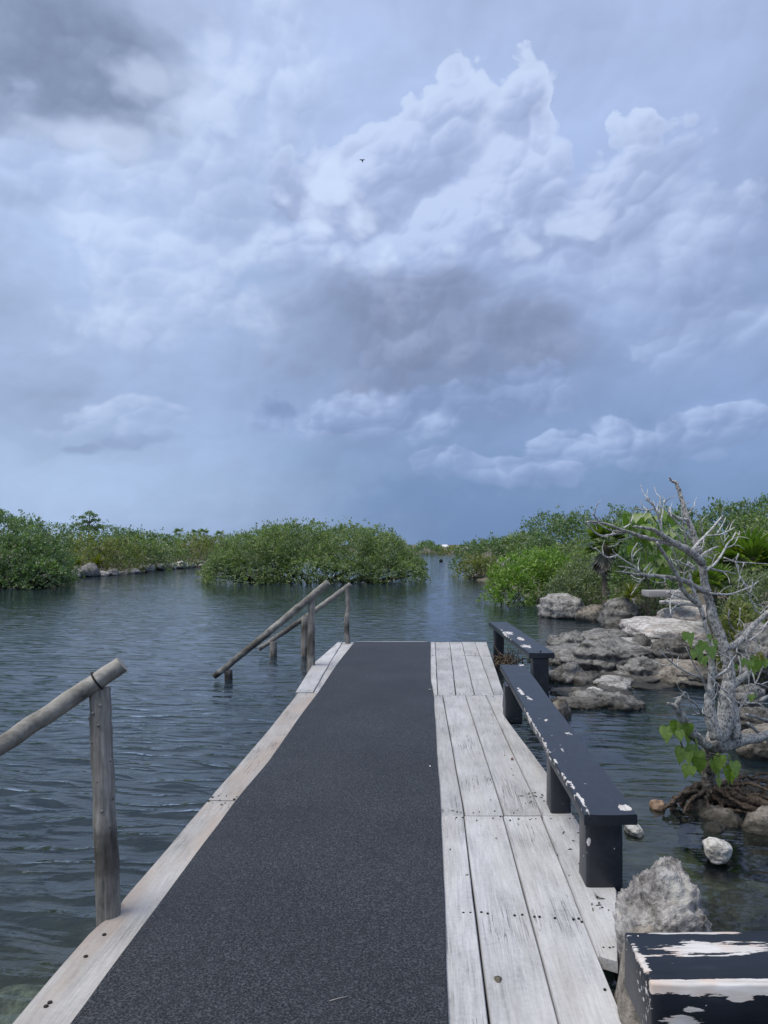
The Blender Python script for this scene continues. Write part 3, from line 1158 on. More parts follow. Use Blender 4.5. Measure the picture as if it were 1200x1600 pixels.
row(Y0, Y1, [-0.02, 0.196, 0.418, 0.630], [-0.02, 0.215, 0.438, 0.655])
plank([(0.640, 2.735), (0.650, 3.3), (0.661, Y1 - g)], [(0.705, 2.70), (0.845, 3.25), (0.838, Y1 - g)])
row(Y1, Y2, [-0.02, 0.222, 0.446, 0.660], [-0.02, 0.174, 0.405, 0.612])
plank([(0.666, Y1 + g), (0.618, Y2 - g)], [(0.836, Y1 + g), (0.822, 4.85), (0.705, 6.5), (0.735, 7.0), (0.790, Y2 - g)])
sa, sb = [-0.02, 0.124, 0.309, 0.501, 0.697, 0.805], [-0.02, 0.142, 0.354, 0.546, 0.749, 0.905]
row(Y2, Y3, sa, sb)
row(Y3, Y4, sb, [-0.02, 0.149, 0.377, 0.569, 0.775, 0.958])
# boards under the mat
for (ya, yb) in ((Y0, Y1), (Y1, Y2), (Y2, Y3), (Y3, Y4 - 0.06)):
    row(ya, yb, [-1.03, -0.78, -0.53, -0.28, -0.026], [-1.03, -0.78, -0.53, -0.28, -0.026], nl=False, n=4)
# left edge boards
plank([(-1.318, Y0), (-1.318, 2.0), (-1.326, 2.62), (-1.325, 2.90), (-1.312, 2.98), (-1.290, 3.03), (-1.272, 3.10), (-1.280, 3.125), (-1.304, 3.15), (-1.303, 3.8), (-1.305, 4.40)],
      [(-1.036, Y0), (-1.036, 4.40)], mat='edge_plank', n=110)
plank([(-1.304, 4.41), (-1.296, 6.0), (-1.315, 7.60)], [(-1.075, 4.41), (-1.075, 7.60)], mat='edge_plank')
plank([(-1.068, 4.41), (-1.068, 7.60)], [(-1.036, 4.41), (-1.036, 7.60)], mat='edge_plank', nl=False)
plank([(-1.345, 7.62), (-1.44, 9.40)], [(-1.165, 7.62), (-1.235, 9.40)], top=0.006)
plank([(-1.442, 9.41), (-1.372, 11.57)], [(-1.238, 9.41), (-1.305, 11.57)], top=0.005)
plank([(-1.158, 7.62), (-1.229, 9.40)], [(-1.036, 7.62), (-1.036, 9.40)])
plank([(-1.231, 9.41), (-1.299, 11.57)], [(-1.036, 9.41), (-1.036, 11.57)])
# end board across
e = plank_mesh('plank', [(-11.615, -1.10), (-11.615, 0.02)], [(-11.525, -1.10), (-11.525, 0.02)], top=0.004, seed=77)
eo = link('plank', e, M['plank'], pier)
co = np.zeros(len(e.vertices) * 3)
e.vertices.foreach_get('co', co)
co = co.reshape(-1, 3)
co = np.stack([co[:, 1], -co[:, 0], co[:, 2]], 1)
e.vertices.foreach_set('co', co.ravel())
# nails along the left board
for px, py in ((78, 1567), (72, 1573), (134, 1495), (163, 1461), (332, 1246), (326, 1252), (366, 1249)):
    q = G(px, py)
    nail(q[0], q[1], 0.008, 0.004)
for px, py in ((724, 1427), (735, 1427), (752, 1426), (762, 1428), (804, 1431), (816, 1430), (835, 1433), (843, 1433), (867, 1435), (896, 1437), (904, 1436), (909, 1441), (945, 1547),
               (933, 1404), (941, 1419), (936, 1412), (829, 1246), (838, 1245), (847, 1242), (850, 1252), (836, 1239), (713, 1278), (723, 1278), (782, 1276), (797, 1282)):
    q = G(px, py)
    nail(q[0], q[1], 0.0055, 0.004)
nails.build('nail', M['nail'], pier, smooth=False, kind='stuff')
# round knot in the second board
kn = MB()
q = G(778, 1531)
kn.addv([(q[0] + 0.013 * cos(t) * (1 + .2 * sin(3 * t)), q[1] + 0.019 * sin(t), 0.0042) for t in np.arange(12) / 12 * 2 * pi] +
        [(q[0] + 0.013 * cos(t) * (1 + .2 * sin(3 * t)), q[1] + 0.019 * sin(t), -0.004) for t in np.arange(12) / 12 * 2 * pi],
        [list(range(12))] + [[i, 12 + i, 12 + (i + 1) % 12, (i + 1) % 12] for i in range(12)])
kn.build('knot', M['stem'], pier)
# bearers and piles below
for x in (-1.16, -0.45, 0.25, 0.60):
    j = MB()
    j.box((x - 0.04, Y0, -0.17), (x + 0.04, 11.5 if x < 0.5 else 11.4, -0.048))
    j.build('joist', M['joist'], pier, smooth=False)
for y in (1.6, 4.2, 7.55, 11.3):
    for x in (-1.10, 0.45):
        j = MB()
        j.tube([(x, y, -1.6), (x, y, -0.171)], 0.075, 12)
        j.build('pile', M['log'], pier)

# ------------------------------------------------------------------ mat
ml = [(-1.121, 0.85), (-1.128, 3.2), (-1.128, 4.4), (-1.100, 5.2), (-1.112, 6.4), (-1.104, 7.6), (-1.128, 9.3), (-1.112, 11.50)]
mr = [(0.072, 0.85), (0.0725, 2.4), (0.082, 3.2), (0.085, 4.3), (0.083, 6.0), (0.080, 7.4), (0.058, 8.3), (0.060, 9.2), (0.078, 11.50)]
mm = plank_mesh('rubber_mat', ml, mr, top=0.016, th=0.012, n=220, mcross=30, seed=5, cup=0.0, wob=0.003)
link('rubber_mat', mm, M['mat'], None, 'long charcoal looped rubber mat laid along the boardwalk', 'mat')

# ------------------------------------------------------------------ benches
def bevbox(name, lo, hi, bev=0.006, seg=2, taper=None, cuts=0, rough=0.0, seed=0):
    bm = bmesh.new()
    bmesh.ops.create_cube(bm, size=1.0)
    lo, hi = np.array(lo, float), np.array(hi, float)
    for v in bm.verts:
        t = np.array(v.co) + 0.5
        v.co = Vector(lo + (hi - lo) * t)
        if taper and t[2] < 0.5:
            c = (lo + hi) / 2
            v.co.x = c[0] + (v.co.x - c[0]) * taper[0]
            v.co.y = c[1] + (v.co.y - c[1]) * taper[1]
    if cuts:
        ax = int(np.argmax(hi - lo))
        es = [e_ for e_ in bm.edges if abs((e_.verts[1].co - e_.verts[0].co).normalized()[ax]) > 0.9]
        bmesh.ops.subdivide_edges(bm, edges=es, cuts=cuts, use_grid_fill=True)
    bmesh.ops.bevel(bm, geom=[e_ for e_ in bm.edges if e_.calc_face_angle(0) > 0.5], offset=bev, segments=seg, profile=0.5, affect='EDGES')
    if rough:
        co = np.array([v.co[:] for v in bm.verts])
        d = np.stack([fbm(co * 9 + seed + k * 11, 3) for k in range(3)], 1) * rough * 2
        for v, q in zip(bm.verts, co + d):
            v.co = Vector(q)
    me = bpy.data.meshes.new(name)
    bm.to_mesh(me)
    bm.free()
    me.polygons.foreach_set('use_smooth', np.full(len(me.polygons), True))
    if hasattr(me, 'set_sharp_from_angle'):
        me.set_sharp_from_angle(angle=radians(50))
    return me


M['paint1'] = mat_paint('flaked_dark_paint_long', [(0.711, 5.3, 0.337, 0.020, 3.0, 0.05, 0.85), (0.772, 5.98, 0.34, 0.035, 0.22, 0.05, 0.9), (0.800, 5.75, 0.34, 0.032, 0.16, 0.05, 0.95),
                                                   (0.900, 3.34, 0.34, 0.045, 0.08, 0.05, 1.0), (0.725, 3.42, 0.34, 0.02, 0.4, 0.05, 0.8), (0.79, 4.3, 0.34, 0.03, 0.15, 0.05, 0.55),
                                                   (0.90, 4.65, 0.34, 0.035, 0.09, 0.05, 0.75), (0.82, 5.0, 0.34, 0.03, 0.06, 0.05, 0.8), (0.96, 7.3, 0.33, 0.06, 0.12, 0.06, 1.0), (0.73, 3.29, 0.20, 0.012, 0.05, 0.022, 2.0)])
M['paint2'] = mat_paint('flaked_dark_paint_short', [(1.17, 8.6, 0.34, 0.10, 0.25, 0.05, 0.9), (1.20, 9.3, 0.34, 0.08, 0.3, 0.05, 1.0), (1.12, 9.9, 0.34, 0.09, 0.35, 0.05, 1.0), (1.06, 9.7, 0.335, 0.04, 1.6, 0.03, 0.8)])


def mat_paint_x():
    m = mat_paint('flaked_dark_paint_broad', [(0.86, 2.170, 0.34, 0.30, 0.070, 0.05, 0.92), (0.74, 2.165, 0.34, 0.20, 0.085, 0.05, 0.62), (0.614, 2.12, 0.345, 0.035, 0.24, 0.03, 0.9), (1.15, 2.0, 0.338, 1.2, 0.024, 0.040, 2.1),
                                              (0.70, 1.985, 0.24, 0.10, 0.06, 0.035, 0.95), (0.85, 1.985, 0.30, 0.07, 0.05, 0.02, 0.9), (0.80, 2.258, 0.34, 0.30, 0.012, 0.03, 1.1), (0.72, 1.98, 0.27, 0.05, 0.05, 0.02, 1.0), (0.61, 2.05, 0.27, 0.02, 0.20, 0.16, 0.42)], 0.7, (0.32, 1.9, 1.9))
    for nd in m.node_tree.nodes:       # duller, and the grain of this bench runs across
        if nd.type == 'VECT_MATH' and nd.operation == 'MULTIPLY':
            v_ = nd.inputs[1].default_value
            if abs(v_[0] - 45) < .1:    # noqa
                nd.inputs[1].default_value = (4.0, 45.0, 45.0)
            if abs(v_[0] - 2.2) < .1:
                nd.inputs[1].default_value = (0.5, 5.0, 5.0)
    return m


M['paint3'] = mat_paint_x()
for nd in M['paint3'].node_tree.nodes:
    if nd.type == 'BSDF_PRINCIPLED':
        nd.inputs['Specular IOR Level'].default_value = 0.3
M['paint_leg'] = mat_paint('dark_paint_leg', [(0.728, 3.27, 0.205, 0.014, 0.06, 0.026, 2.0)])

b1 = empty('bench', (0.83, 5.3, 0), 'long dark painted plank bench with flaking white edge beside the boardwalk mat', 'bench', 'dark painted benches')
s1 = plank_mesh('seat', [(0.702, 3.25), (0.712, 4.5), (0.740, 7.32)], [(0.938, 3.25), (0.952, 4.6), (0.978, 7.32)], top=0.340, th=0.048, n=40, mcross=9, seed=51, cup=0.004, wob=0.004)
link('seat', s1, M['paint1'], b1)
for lo, hi, sd in (((0.718, 3.285, -0.02), (0.882, 3.44, 0.291), 1), ((0.715, 4.20, -0.02), (0.828, 4.36, 0.291), 2), ((0.705, 6.50, -0.06), (0.855, 6.68, 0.291), 3)):
    link('leg', bevbox('leg', lo, hi, 0.016, 3, (1.03, 1.1), 6, 0.004, sd), M['paint_leg'], b1)

b2 = empty('bench', (1.20, 9.6, 0), 'shorter dark painted bench at the far right corner of the boardwalk', 'bench', 'dark painted benches')
s2 = plank_mesh('seat', [(1.140, 8.09), (0.975, 11.35)], [(1.420, 8.09), (1.245, 11.35)], top=0.342, th=0.062, n=30, mcross=7, seed=52, cup=0.003, wob=0.004)
link('seat', s2, M['paint2'], b2)
for lo, hi, sd in (((1.185, 8.14, -0.42), (1.365, 8.32, 0.279), 4), ((1.025, 11.00, -0.50), (1.170, 11.16, 0.279), 5)):
    link('leg', bevbox('leg', lo, hi, 0.02, 3, (1.06, 1.1), 6, 0.005, sd), M['paint_leg'], b2)
bt = MB()
bt.tube([(1.272, 8.14, 0.345), (1.272, 8.14, 0.356)], 0.012, 10)
bt.build('bolt', M['nail'], b2)

b3 = empty('bench', (1.2, 2.13, 0), 'heavy dark bench with peeling paint and bare pinkish edge in the near right corner', 'bench', 'dark painted benches')
link('seat', bevbox('seat', (0.612, 1.995, 0.165), (1.95, 2.268, 0.340), 0.006, 2, None, 40, 0.004, 9), M['paint3'], b3)
for x in (1.05, 1.75):
    link('leg', bevbox('leg', (x, 2.02, -0.45), (x + 0.16, 2.24, 0.166), 0.012, 2, None, 5, 0.003, x), M['paint_leg'], b3)

# ------------------------------------------------------------------ handrails
def logpart(name, p, r, parent, mat, seed, n=14, m=10, rough=0.05, jit=0.003):
    p = np.asarray(p, float)
    q, rr = catmull(p, r, m, jit, seed)
    rr = rr * (1 + 0.06 * fbm(np.stack([np.arange(len(q)) * 0.35, np.full(len(q), seed), np.zeros(len(q))], 1), 3))
    b = MB()
    b.tube(q, rr, n, True, rough, seed)
    o = b.build(name, M[mat], parent)
    if hasattr(o.data, 'set_sharp_from_angle'):
        o.data.set_sharp_from_angle(angle=radians(60))
    return o


GR = 'log handrails of the bathing steps'
r0 = empty('handrail', (-1.31, 3.04, 0), 'thick log handrail nearest on the left, slanting out of the picture', 'handrail', GR)
ra, rb = np.array([-1.258, 3.055, 1.034]), np.array([-3.05, 2.45, -0.225])
logpart('rail', [ra, ra * .75 + rb * .25, (ra + rb) / 2, rb], [0.0355, 0.038, 0.043, 0.045], r0, 'log_rail', 3, n=18, m=14)
logpart('post', [(-1.312, 3.045, -1.0), (-1.312, 3.045, -0.05), (-1.330, 3.045, 0.45), (-1.350, 3.045, 0.945)], [0.052, 0.049, 0.044, 0.041], r0, 'log', 4, n=18, m=14, rough=0.03)
kb = MB()
_kr = np.random.RandomState(8)
for z, a in ((0.86, 5.1), (0.83, 4.4), (0.80, 3.4), (0.78, 4.9), (0.71, 4.2), (0.63, 5.9), (0.55, 4.6), (0.47, 6.0), (0.43, 4.9), (0.36, 5.5), (0.62, 3.3), (0.28, 4.3)):
    x = -1.312 - 0.040 * z
    dv = np.array([cos(a), sin(a), 0.3])
    c0 = np.array([x, 3.045, z]) + dv * 0.036
    kb.tube([c0, c0 + dv * 0.009, c0 + dv * 0.013], [0.008, 0.006, 0.002], 7)
kb.build('knot', M['log'], r0, kind='stuff')
dr = (rb - ra) / np.linalg.norm(rb - ra)
st = MB()
cc = ra + dr * 0.115
nn = np.cross(dr, [0, 0, 1.0]); nn /= np.linalg.norm(nn)
bb = np.cross(dr, nn)
ringp = [cc + (nn * cos(t) + bb * sin(t)) * 0.0405 for t in np.linspace(0, 2 * pi, 25)]
st.tube(ringp, 0.0042, 6, False)
st.build('strap', M['strap'], r0)
logpart('stub_post', [(-2.80, 2.535, -1.0), (-2.80, 2.535, -0.02)], [0.05, 0.045], r0, 'log', 6)

r1 = empty('handrail', (-1.46, 9.3, 0), 'middle log handrail with its lower end in the water', 'handrail', GR)
Ya = 9.3
logpart('rail', [P(513, 910, Ya), P(420, 988, Ya + .02), P(335, 1057, Ya + 0.1)], [0.046, 0.044, 0.038], r1, 'log_rail', 13, m=14)
logpart('post', [(-1.455, Ya + 0.03, -1.0), (-1.455, Ya + 0.03, 0.0), (-1.44, Ya + .03, 0.86)], [0.055, 0.052, 0.040], r1, 'log', 14)
q = P(357, 1050, Ya + 0.1)
logpart('stub_post', [(q[0], q[1], -1.0), (q[0], q[1], q[2] + 0.03)], [0.05, 0.05], r1, 'log', 15)

r2 = empty('handrail', (-1.21, 11.4, 0), 'farthest log handrail standing on the far left corner of the boardwalk', 'handrail', GR)
Yb = 11.4
logpart('rail', [P(548, 913, Yb), P(478, 964, Yb), P(405, 1014, Yb + .05)], [0.040, 0.040, 0.036], r2, 'log_rail', 23, m=14)
logpart('post', [(-1.205, Yb, -0.02), (-1.225, Yb, 0.3), (-1.20, Yb, 0.55), (-1.215, Yb, 0.86)], [0.042, 0.042, 0.036, 0.044], r2, 'log', 24)
q = P(477, 965, Yb)
logpart('post', [(q[0], q[1], -1.0), (q[0], q[1], q[2] + 0.01)], [0.075, 0.065], r2, 'log', 25)
q = P(427, 1003, Yb)
logpart('stub_post', [(q[0], q[1], -1.0), (q[0], q[1], q[2])], [0.06, 0.055], r2, 'log', 26)
# ------------------------------------------------------------------ foliage
def leaf_quads(base, dirs, nrm, L, W):
    """diamond leaves: base (n,3), direction, normal, length, width -> verts, faces"""
    side = np.cross(dirs, nrm)
    side /= np.linalg.norm(side, axis=1)[:, None] + 1e-9
    up = np.cross(side, dirs)
    L = np.asarray(L)[:, None]
    W = np.asarray(W)[:, None]
    a = base
    b = base + dirs * L * 0.5 + side * W * 0.5 + up * W * 0.10
    c = base + dirs * L - up * L * 0.08
    d = base + dirs * L * 0.5 - side * W * 0.5 + up * W * 0.10
    n = len(base)
    v = np.stack([a, b, c, d], 1).reshape(-1, 3)
    f = np.arange(4 * n).reshape(n, 4)
    return v, f


def unit(a):
    return a / (np.linalg.norm(a, axis=1)[:, None] + 1e-9)


def dome_clusters(rg, n, lobes):
    """cluster centres and outward normals on the union of ellipsoid lobes (cx,cy,cz,rx,ry,rz)"""
    lobes = np.array(lobes, float)
    area = lobes[:, 3] * lobes[:, 4] + lobes[:, 3] * lobes[:, 5] + lobes[:, 4] * lobes[:, 5]
    area /= area.sum()
    which = rg.choice(len(lobes), n, p=area)
    d = unit(rg.randn(n, 3))
    d[:, 2] = np.where(d[:, 2] < -0.35, -d[:, 2], d[:, 2])
    lb = lobes[which]
    lump = 1 + 0.32 * fbm(d * 2.6 + which[:, None] * 7.7, 3) + 0.22 * fbm(d * 7 + which[:, None] * 3.1, 2)
    r = (1 - np.abs(rg.randn(n)) * 0.13) * lump
    spr = rg.rand(n) < 0.07
    r = np.where(spr, r * (1 + 0.19 * rg.rand(n)), r)
    p = lb[:, :3] + d * lb[:, 3:] * r[:, None]
    nr = unit(d / lb[:, 3:] * lb[:, 3:].mean(1)[:, None])
    # drop those deep inside another lobe
    keep = np.ones(n, bool)
    for k in range(len(lobes)):
        q = (p - lobes[k, :3]) / lobes[k, 3:]
        inside = (np.linalg.norm(q, axis=1) < 0.66) & (which != k)
        keep &= ~inside
    return p[keep], nr[keep]


def crown_mesh(name, rg, lobes, ncl, per, leaf, zmin, narrow=0.5, droop=0.0):
    p, nr = dome_clusters(rg, ncl, lobes)
    k = p[:, 2] > zmin
    p, nr = p[k], nr[k]
    n = len(p)
    base = np.repeat(p, per, 0)
    nn = np.repeat(nr, per, 0)
    d = unit(nn * 0.55 + np.array([0, 0, 0.30 - droop]) + rg.randn(n * per, 3) * 0.62)
    base = base + rg.randn(n * per, 3) * leaf * 0.42
    nrm = unit(nn * 0.6 + np.array([0, 0, 0.8]) + rg.randn(n * per, 3) * 0.45)
    L = leaf * (0.7 + 0.6 * rg.rand(n * per))
    W = L * narrow * (0.8 + 0.4 * rg.rand(n * per))
    v, f = leaf_quads(base, d, nrm, L, W)
    v[:, 2] = np.maximum(v[:, 2], zmin - 0.03)
    return mesh_np(name, v, f, False)


def stems_mb(rg, lobes, base, n, r0):
    b = MB()
    lobes = np.array(lobes)
    for i in range(n):
        lb = lobes[rg.randint(len(lobes))]
        d = unit(rg.randn(1, 3))[0]
        d[2] = abs(d[2]) * 0.8
        tip = lb[:3] + d * lb[3:] * (0.86 + 0.16 * rg.rand())
        b0 = np.array([base[0] + rg.randn() * lb[3] * 0.3 + (lb[0] - base[0]) * 0.6, base[1] + rg.randn() * lb[4] * 0.3 + (lb[1] - base[1]) * 0.6, base[2]])
        mid_ = b0 * 0.45 + tip * 0.55 + rg.randn(3) * 0.08 * lb[5]
        q, r = catmull([b0, mid_, tip], [r0, r0 * 0.6, r0 * 0.2], 3)
        b.tube(q, r, 5, False)
    return b


def shrub(name, label, cat, lobes, base, n, per, leaf, mat, seed, zmin=-9, group=None, stems=14, r0=0.03, narrow=0.5, droop=0.0):
    """plant = crown + stems"""
    rg = np.random.RandomState(seed)
    o = empty(name, base, label, cat, group)
    me = crown_mesh('crown', rg, lobes, n, per, leaf, zmin, narrow, droop)
    link('crown', me, M[mat], o)
    if stems:
        stems_mb(rg, lobes, base, stems, r0).build('stem', M['stem'], o)
    return o


def dome_px(x0, x1, ytop, Y, zb, depth=None, sink=0.15):
    """ellipsoid lobe seen between two picture columns with its top at ytop, standing at distance Y on level zb"""
    xc = ((x0 + x1) / 2 - CX) / F * Y
    rx = (x1 - x0) / 2 / F * Y
    zt = EYE - (ytop - CY) / F * Y
    h = zt - zb
    return (xc, Y, zb + h * sink, rx, depth or rx * 0.8, h * (1 - sink))


def scrub(name, label, spec, mat, seed, leaf, per, dens, **kw):
    lobes = [dome_px(*s) for s in spec]
    a = sum((l[3] + l[4]) * (l[5] + 0.3) for l in lobes)
    return shrub(name, label, 'shrub', lobes, (lobes[0][0], lobes[0][1], spec[0][4]), int(a * dens), per, leaf, mat, seed, **kw)


# --- lagoon mangroves
I = [dome_px(322, 520, 832, 34.8, ZW, 3.2), dome_px(375, 545, 817, 35.5, ZW, 3.4), dome_px(470, 618, 819, 35.6, ZW, 3.2), dome_px(560, 640, 829, 35.0, ZW, 2.4),
     dome_px(590, 668, 858, 34.6, ZW, 2.2), dome_px(318, 400, 862, 34.0, ZW, 1.8), dome_px(400, 600, 862, 33.5, ZW, 2.0)] + [dome_px(x_, x_ + 62, 868 + (k_ % 3) * 6, 32.9 + 0.3 * (k_ % 2), ZW - 0.35, 1.0, 0.35) for k_, x_ in enumerate(range(318, 622, 26))]
shrub('mangrove', 'broad dome of mangrove growing out of the water in mid lagoon', 'mangrove', I, (-5.0, 35.2, ZW), 17500, 8, 0.102, 'mangrove', 101, zmin=ZW + 0.03, stems=70, r0=0.05)
Lm = [dome_px(-160, 104, 806, 32.0, ZW, 3.6), dome_px(-60, 112, 836, 30.6, ZW, 2.2), dome_px(20, 108, 872, 29.6, ZW, 1.4), dome_px(-240, -20, 800, 33, ZW, 4)] + [dome_px(x_, x_ + 60, 868 + (k_ % 3) * 8, 29.4 + 0.3 * (k_ % 2), ZW - 0.35, 1.0, 0.35) for k_, x_ in enumerate(range(-60, 60, 24))]
shrub('mangrove', 'tall dark mangrove overhanging the water at the left edge', 'mangrove', Lm, (-17.0, 32, ZW), 12500, 8, 0.112, 'deep', 102, zmin=ZW + 0.05, stems=60, r0=0.05)

# --- left bank scrub, one by one
zl = 0.25
LB = [
    ([(104, 190, 840, 43, 0.1), (150, 226, 842, 44, 0.1)], 'olive', 'olive shrub right behind the first grey rocks of the left bank'),
    ([(190, 266, 842, 48, 0.1), (230, 296, 845, 50, 0.1)], 'mangrove', 'bushy green shrub low over the middle of the left bank rocks'),
    ([(268, 350, 842, 56, 0.1), (300, 360, 838, 60, 0.2)], 'olive', 'yellowish shrub at the far end of the left bank'),
    ([(84, 146, 821, 50, zl), (60, 118, 818, 47, zl)], 'deep', 'dark green bush beside the tall left edge mangrove'),
    ([(136, 200, 823, 53, zl), (165, 225, 827, 52, zl)], 'deep', 'dark round bush just right of the tiered tree'),
    ([(184, 256, 830, 56, zl), (222, 292, 834, 57, zl)], 'deep', 'low dark bush right of the round bush on the left bank'),
    ([(255, 335, 836, 66, zl), (310, 380, 837, 68, zl)], 'mangrove', 'distant green bush near the thin palms of the left bank'),
    ([(96, 174, 832, 47, zl), (150, 240, 836, 48, zl)], 'mangrove', 'mid green bush in front of the tiered tree'),
    ([(335, 420, 838, 70, zl), (400, 480, 840, 72, zl)], 'mangrove', 'distant green bush showing behind the left flank of the mid lagoon mangrove'),
]
for i, (sp, mt, lb) in enumerate(LB):
    scrub('shrub', lb, sp, mt, 200 + i, 0.17, 7, 42, stems=10, group='scrub on the left bank')
# tiered tree on the left bank
rg = np.random.RandomState(301)
Yt = 52.0
tb = P(140, 851, Yt)
tree1 = empty('tree', (tb[0], tb[1], 0.3), 'thin tree with a tiered crown rising above the left bank scrub', 'tree')
lob = []
for px, py, rx, ry in ((139, 803, 7, 3), (146, 807, 7, 2.5), (130, 810, 8, 2.5), (150, 815, 10, 3), (136, 817, 9, 3), (123, 821, 7, 3), (158, 824, 9, 3.5), (139, 827, 14, 5)):
    q = P(px, py, Yt)
    lob.append((q[0], q[1], q[2], rx * 0.72 * Yt / F, rx * 0.72 * Yt / F, ry * 0.8 * Yt / F))
link('crown', crown_mesh('crown', rg, lob, 420, 5, 0.12, -5), M['deep'], tree1)
tm = MB()
tm.tube([(tb[0], Yt, 0.1), (tb[0] - .1, Yt, 1.2), (tb[0], Yt, 3.4)], [0.10, 0.08, 0.03], 7)
for l in lob:
    tm.tube([(tb[0], Yt, l[2] - 0.5), (l[0], l[1], l[2])], [0.04, 0.015], 5)
tm.build('trunk', M['stem'], tree1)

# --- far bank
FB = [([(638, 694, 850, 128, 0.0, 6), (655, 680, 847, 131, 0.0, 5)], 'deep', 'dark bush on the far bank at the end of the channel'),
      ([(672, 745, 857, 126, -0.1, 5), (690, 760, 855, 128, 0.0, 5)], 'olive', 'low pale green thicket closing the far end of the channel'),
      ([(560, 650, 852, 120, 0.0, 6)], 'mangrove', 'far bank bush half hidden behind the right flank of the mid lagoon mangrove')]
for i, (sp, mt, lb) in enumerate(FB):
    scrub('shrub', lb, sp, mt, 240 + i, 0.40, 6, 9, stems=4, group='far bank scrub')

# --- right bank shrubs
RB = [
    ([(706, 800, 846, 44, 0.1, 2.2), (730, 830, 842, 46, 0.2, 2.5)], 'deep', 0.15, 60, 'dark green bush at the mouth of the channel on the right'),
    ([(712, 772, 868, 37.5, ZW, 1.3), (745, 800, 872, 37, ZW, 1.2)], 'olive', 0.14, 70, 'low olive bush leaning over the water in front of the dark channel bush'),
    ([(806, 912, 806, 41, 0.3, 2.4), (850, 945, 802, 42, 0.4, 2.6), (815, 875, 830, 38, 0.2, 1.8)], 'deep', 0.15, 60, 'high rounded dark bush on the right skyline left of the fan palm'),
    ([(765, 850, 838, 46, 0.2, 2.2), (800, 830, 832, 47, 0.2, 2)], 'mangrove', 0.15, 55, 'green bush between the channel mouth and the high rounded bush'),
    ([(757, 860, 872, 21.6, ZW, 1.0), (800, 905, 858, 22.2, ZW, 1.1), (770, 835, 888, 20.6, ZW, 0.7), (842, 925, 878, 21.6, ZW, 0.9)], 'bright', 0.10, 230, 'bright yellow green bush hanging over the water on the right'),
    ([(866, 950, 880, 19.0, 0.0, 0.9), (905, 985, 872, 19.5, 0.1, 1.0), (850, 915, 898, 18.2, -0.1, 0.6), (930, 1008, 886, 18.0, 0.1, 0.8)], 'grey_green', 0.085, 260, 'grey green fine leaved thicket above the grey boulders'),
    ([(930, 1030, 798, 36, 0.5, 2.2), (1000, 1110, 796, 35, 0.5, 2.4)], 'deep', 0.15, 60, 'dark green bush behind the top of the bare tree'),
    ([(1090, 1160, 790, 27, 0.5, 1.8), (1135, 1240, 778, 26, 0.5, 2.2)], 'deep', 0.13, 85, 'dark tall bush on the skyline at the right edge'),
    ([(1130, 1215, 812, 20, 0.4, 1.2), (1165, 1260, 800, 19.5, 0.4, 1.4)], 'mangrove', 0.10, 140, 'rounded mid green bush at the right edge below the skyline'),
    ([(1060, 1135, 820, 22, 0.4, 1.0), (1010, 1080, 835, 20, 0.4, 0.9)], 'mangrove', 0.10, 150, 'green bush seen through the forks of the bare tree'),
    ([(955, 1030, 850, 16, 0.2, 0.7), (985, 1060, 868, 15, 0.2, 0.6)], 'deep', 0.085, 240, 'dark low bush between the fan palm and the bare tree'),
    ([(1120, 1200, 905, 10.5, 0.15, 0.5), (1150, 1240, 890, 10.2, 0.15, 0.6), (1135, 1185, 930, 9.5, 0.1, 0.4)], 'grey_green', 0.055, 520, 'thin leaved dull shrub right of the bare trunk'),
    ([(1128, 1176, 945, 9.3, 0.05, 0.35), (1155, 1195, 960, 8.8, 0.0, 0.3)], 'olive', 0.06, 500, 'small yellowish bush at the foot of the dull shrub right of the bare trunk'),
    ([(870, 960, 842, 30, 0.3, 1.4), (905, 990, 836, 28, 0.3, 1.4)], 'mangrove', 0.12, 90, 'green bush directly behind the fan palm'),
]
for i, (sp, mt, lf, dn, lb) in enumerate(RB):
    scrub('shrub', lb, sp, mt, 260 + i, lf, 7, dn, stems=16, r0=0.018 if sp[0][3] < 25 else 0.035, group='shrubs of the right bank', narrow=0.42 if mt in ('grey_green', 'bright') else 0.5,
          zmin=ZW + 0.03)


# --- fan palms
def fan_mesh(name, rg, R, seg=15, spread=2.5, droop=0.35):
    """palmate leaf at the origin, growing along +X, face up"""
    V, Fc = [], []
    for k in range(seg):
        a = (k / (seg - 1) - 0.5) * spread * 2 * 0.62
        L = R * (1 - 0.25 * abs(a / 1.6)) * (0.92 + 0.16 * rg.rand())
        d = np.array([cos(a), sin(a), 0.0])
        s = np.array([-sin(a), cos(a), 0.0])
        w = 0.055 * R + 0.02 * R
        i0 = len(V)
        fold = 0.03 * R
        pts = [(0.10, 0.35, 0), (0.5, 1.0, -0.02), (0.8, 0.6, -0.10 * droop * 3), (1.0, 0.0, -0.28 * droop * 2)]
        for j, (t_, ww, dz) in enumerate(pts):
            c = d * L * t_ + np.array([0, 0, dz * L])
            if j < 3:
                V += [c + s * w * ww, c - s * w * ww]
            else:
                V += [c]
        Fc += [[i0, i0 + 1, i0 + 3, i0 + 2], [i0 + 2, i0 + 3, i0 + 5, i0 + 4], [i0 + 4, i0 + 5, i0 + 6]]
    # petiole
    b = MB()
    b.addv(V, Fc)
    return b


def orient(dirv, up=(0, 0, 1), roll=0.0):
    x = Vector(dirv).normalized()
    u = Vector(up)
    y = u.cross(x)
    if y.length < 1e-3:
        y = Vector((0, 1, 0))
    y.normalize()
    z = x.cross(y)
    m = Matrix((x, y, z)).transposed()
    return m @ Matrix.Rotation(roll, 3, 'X')


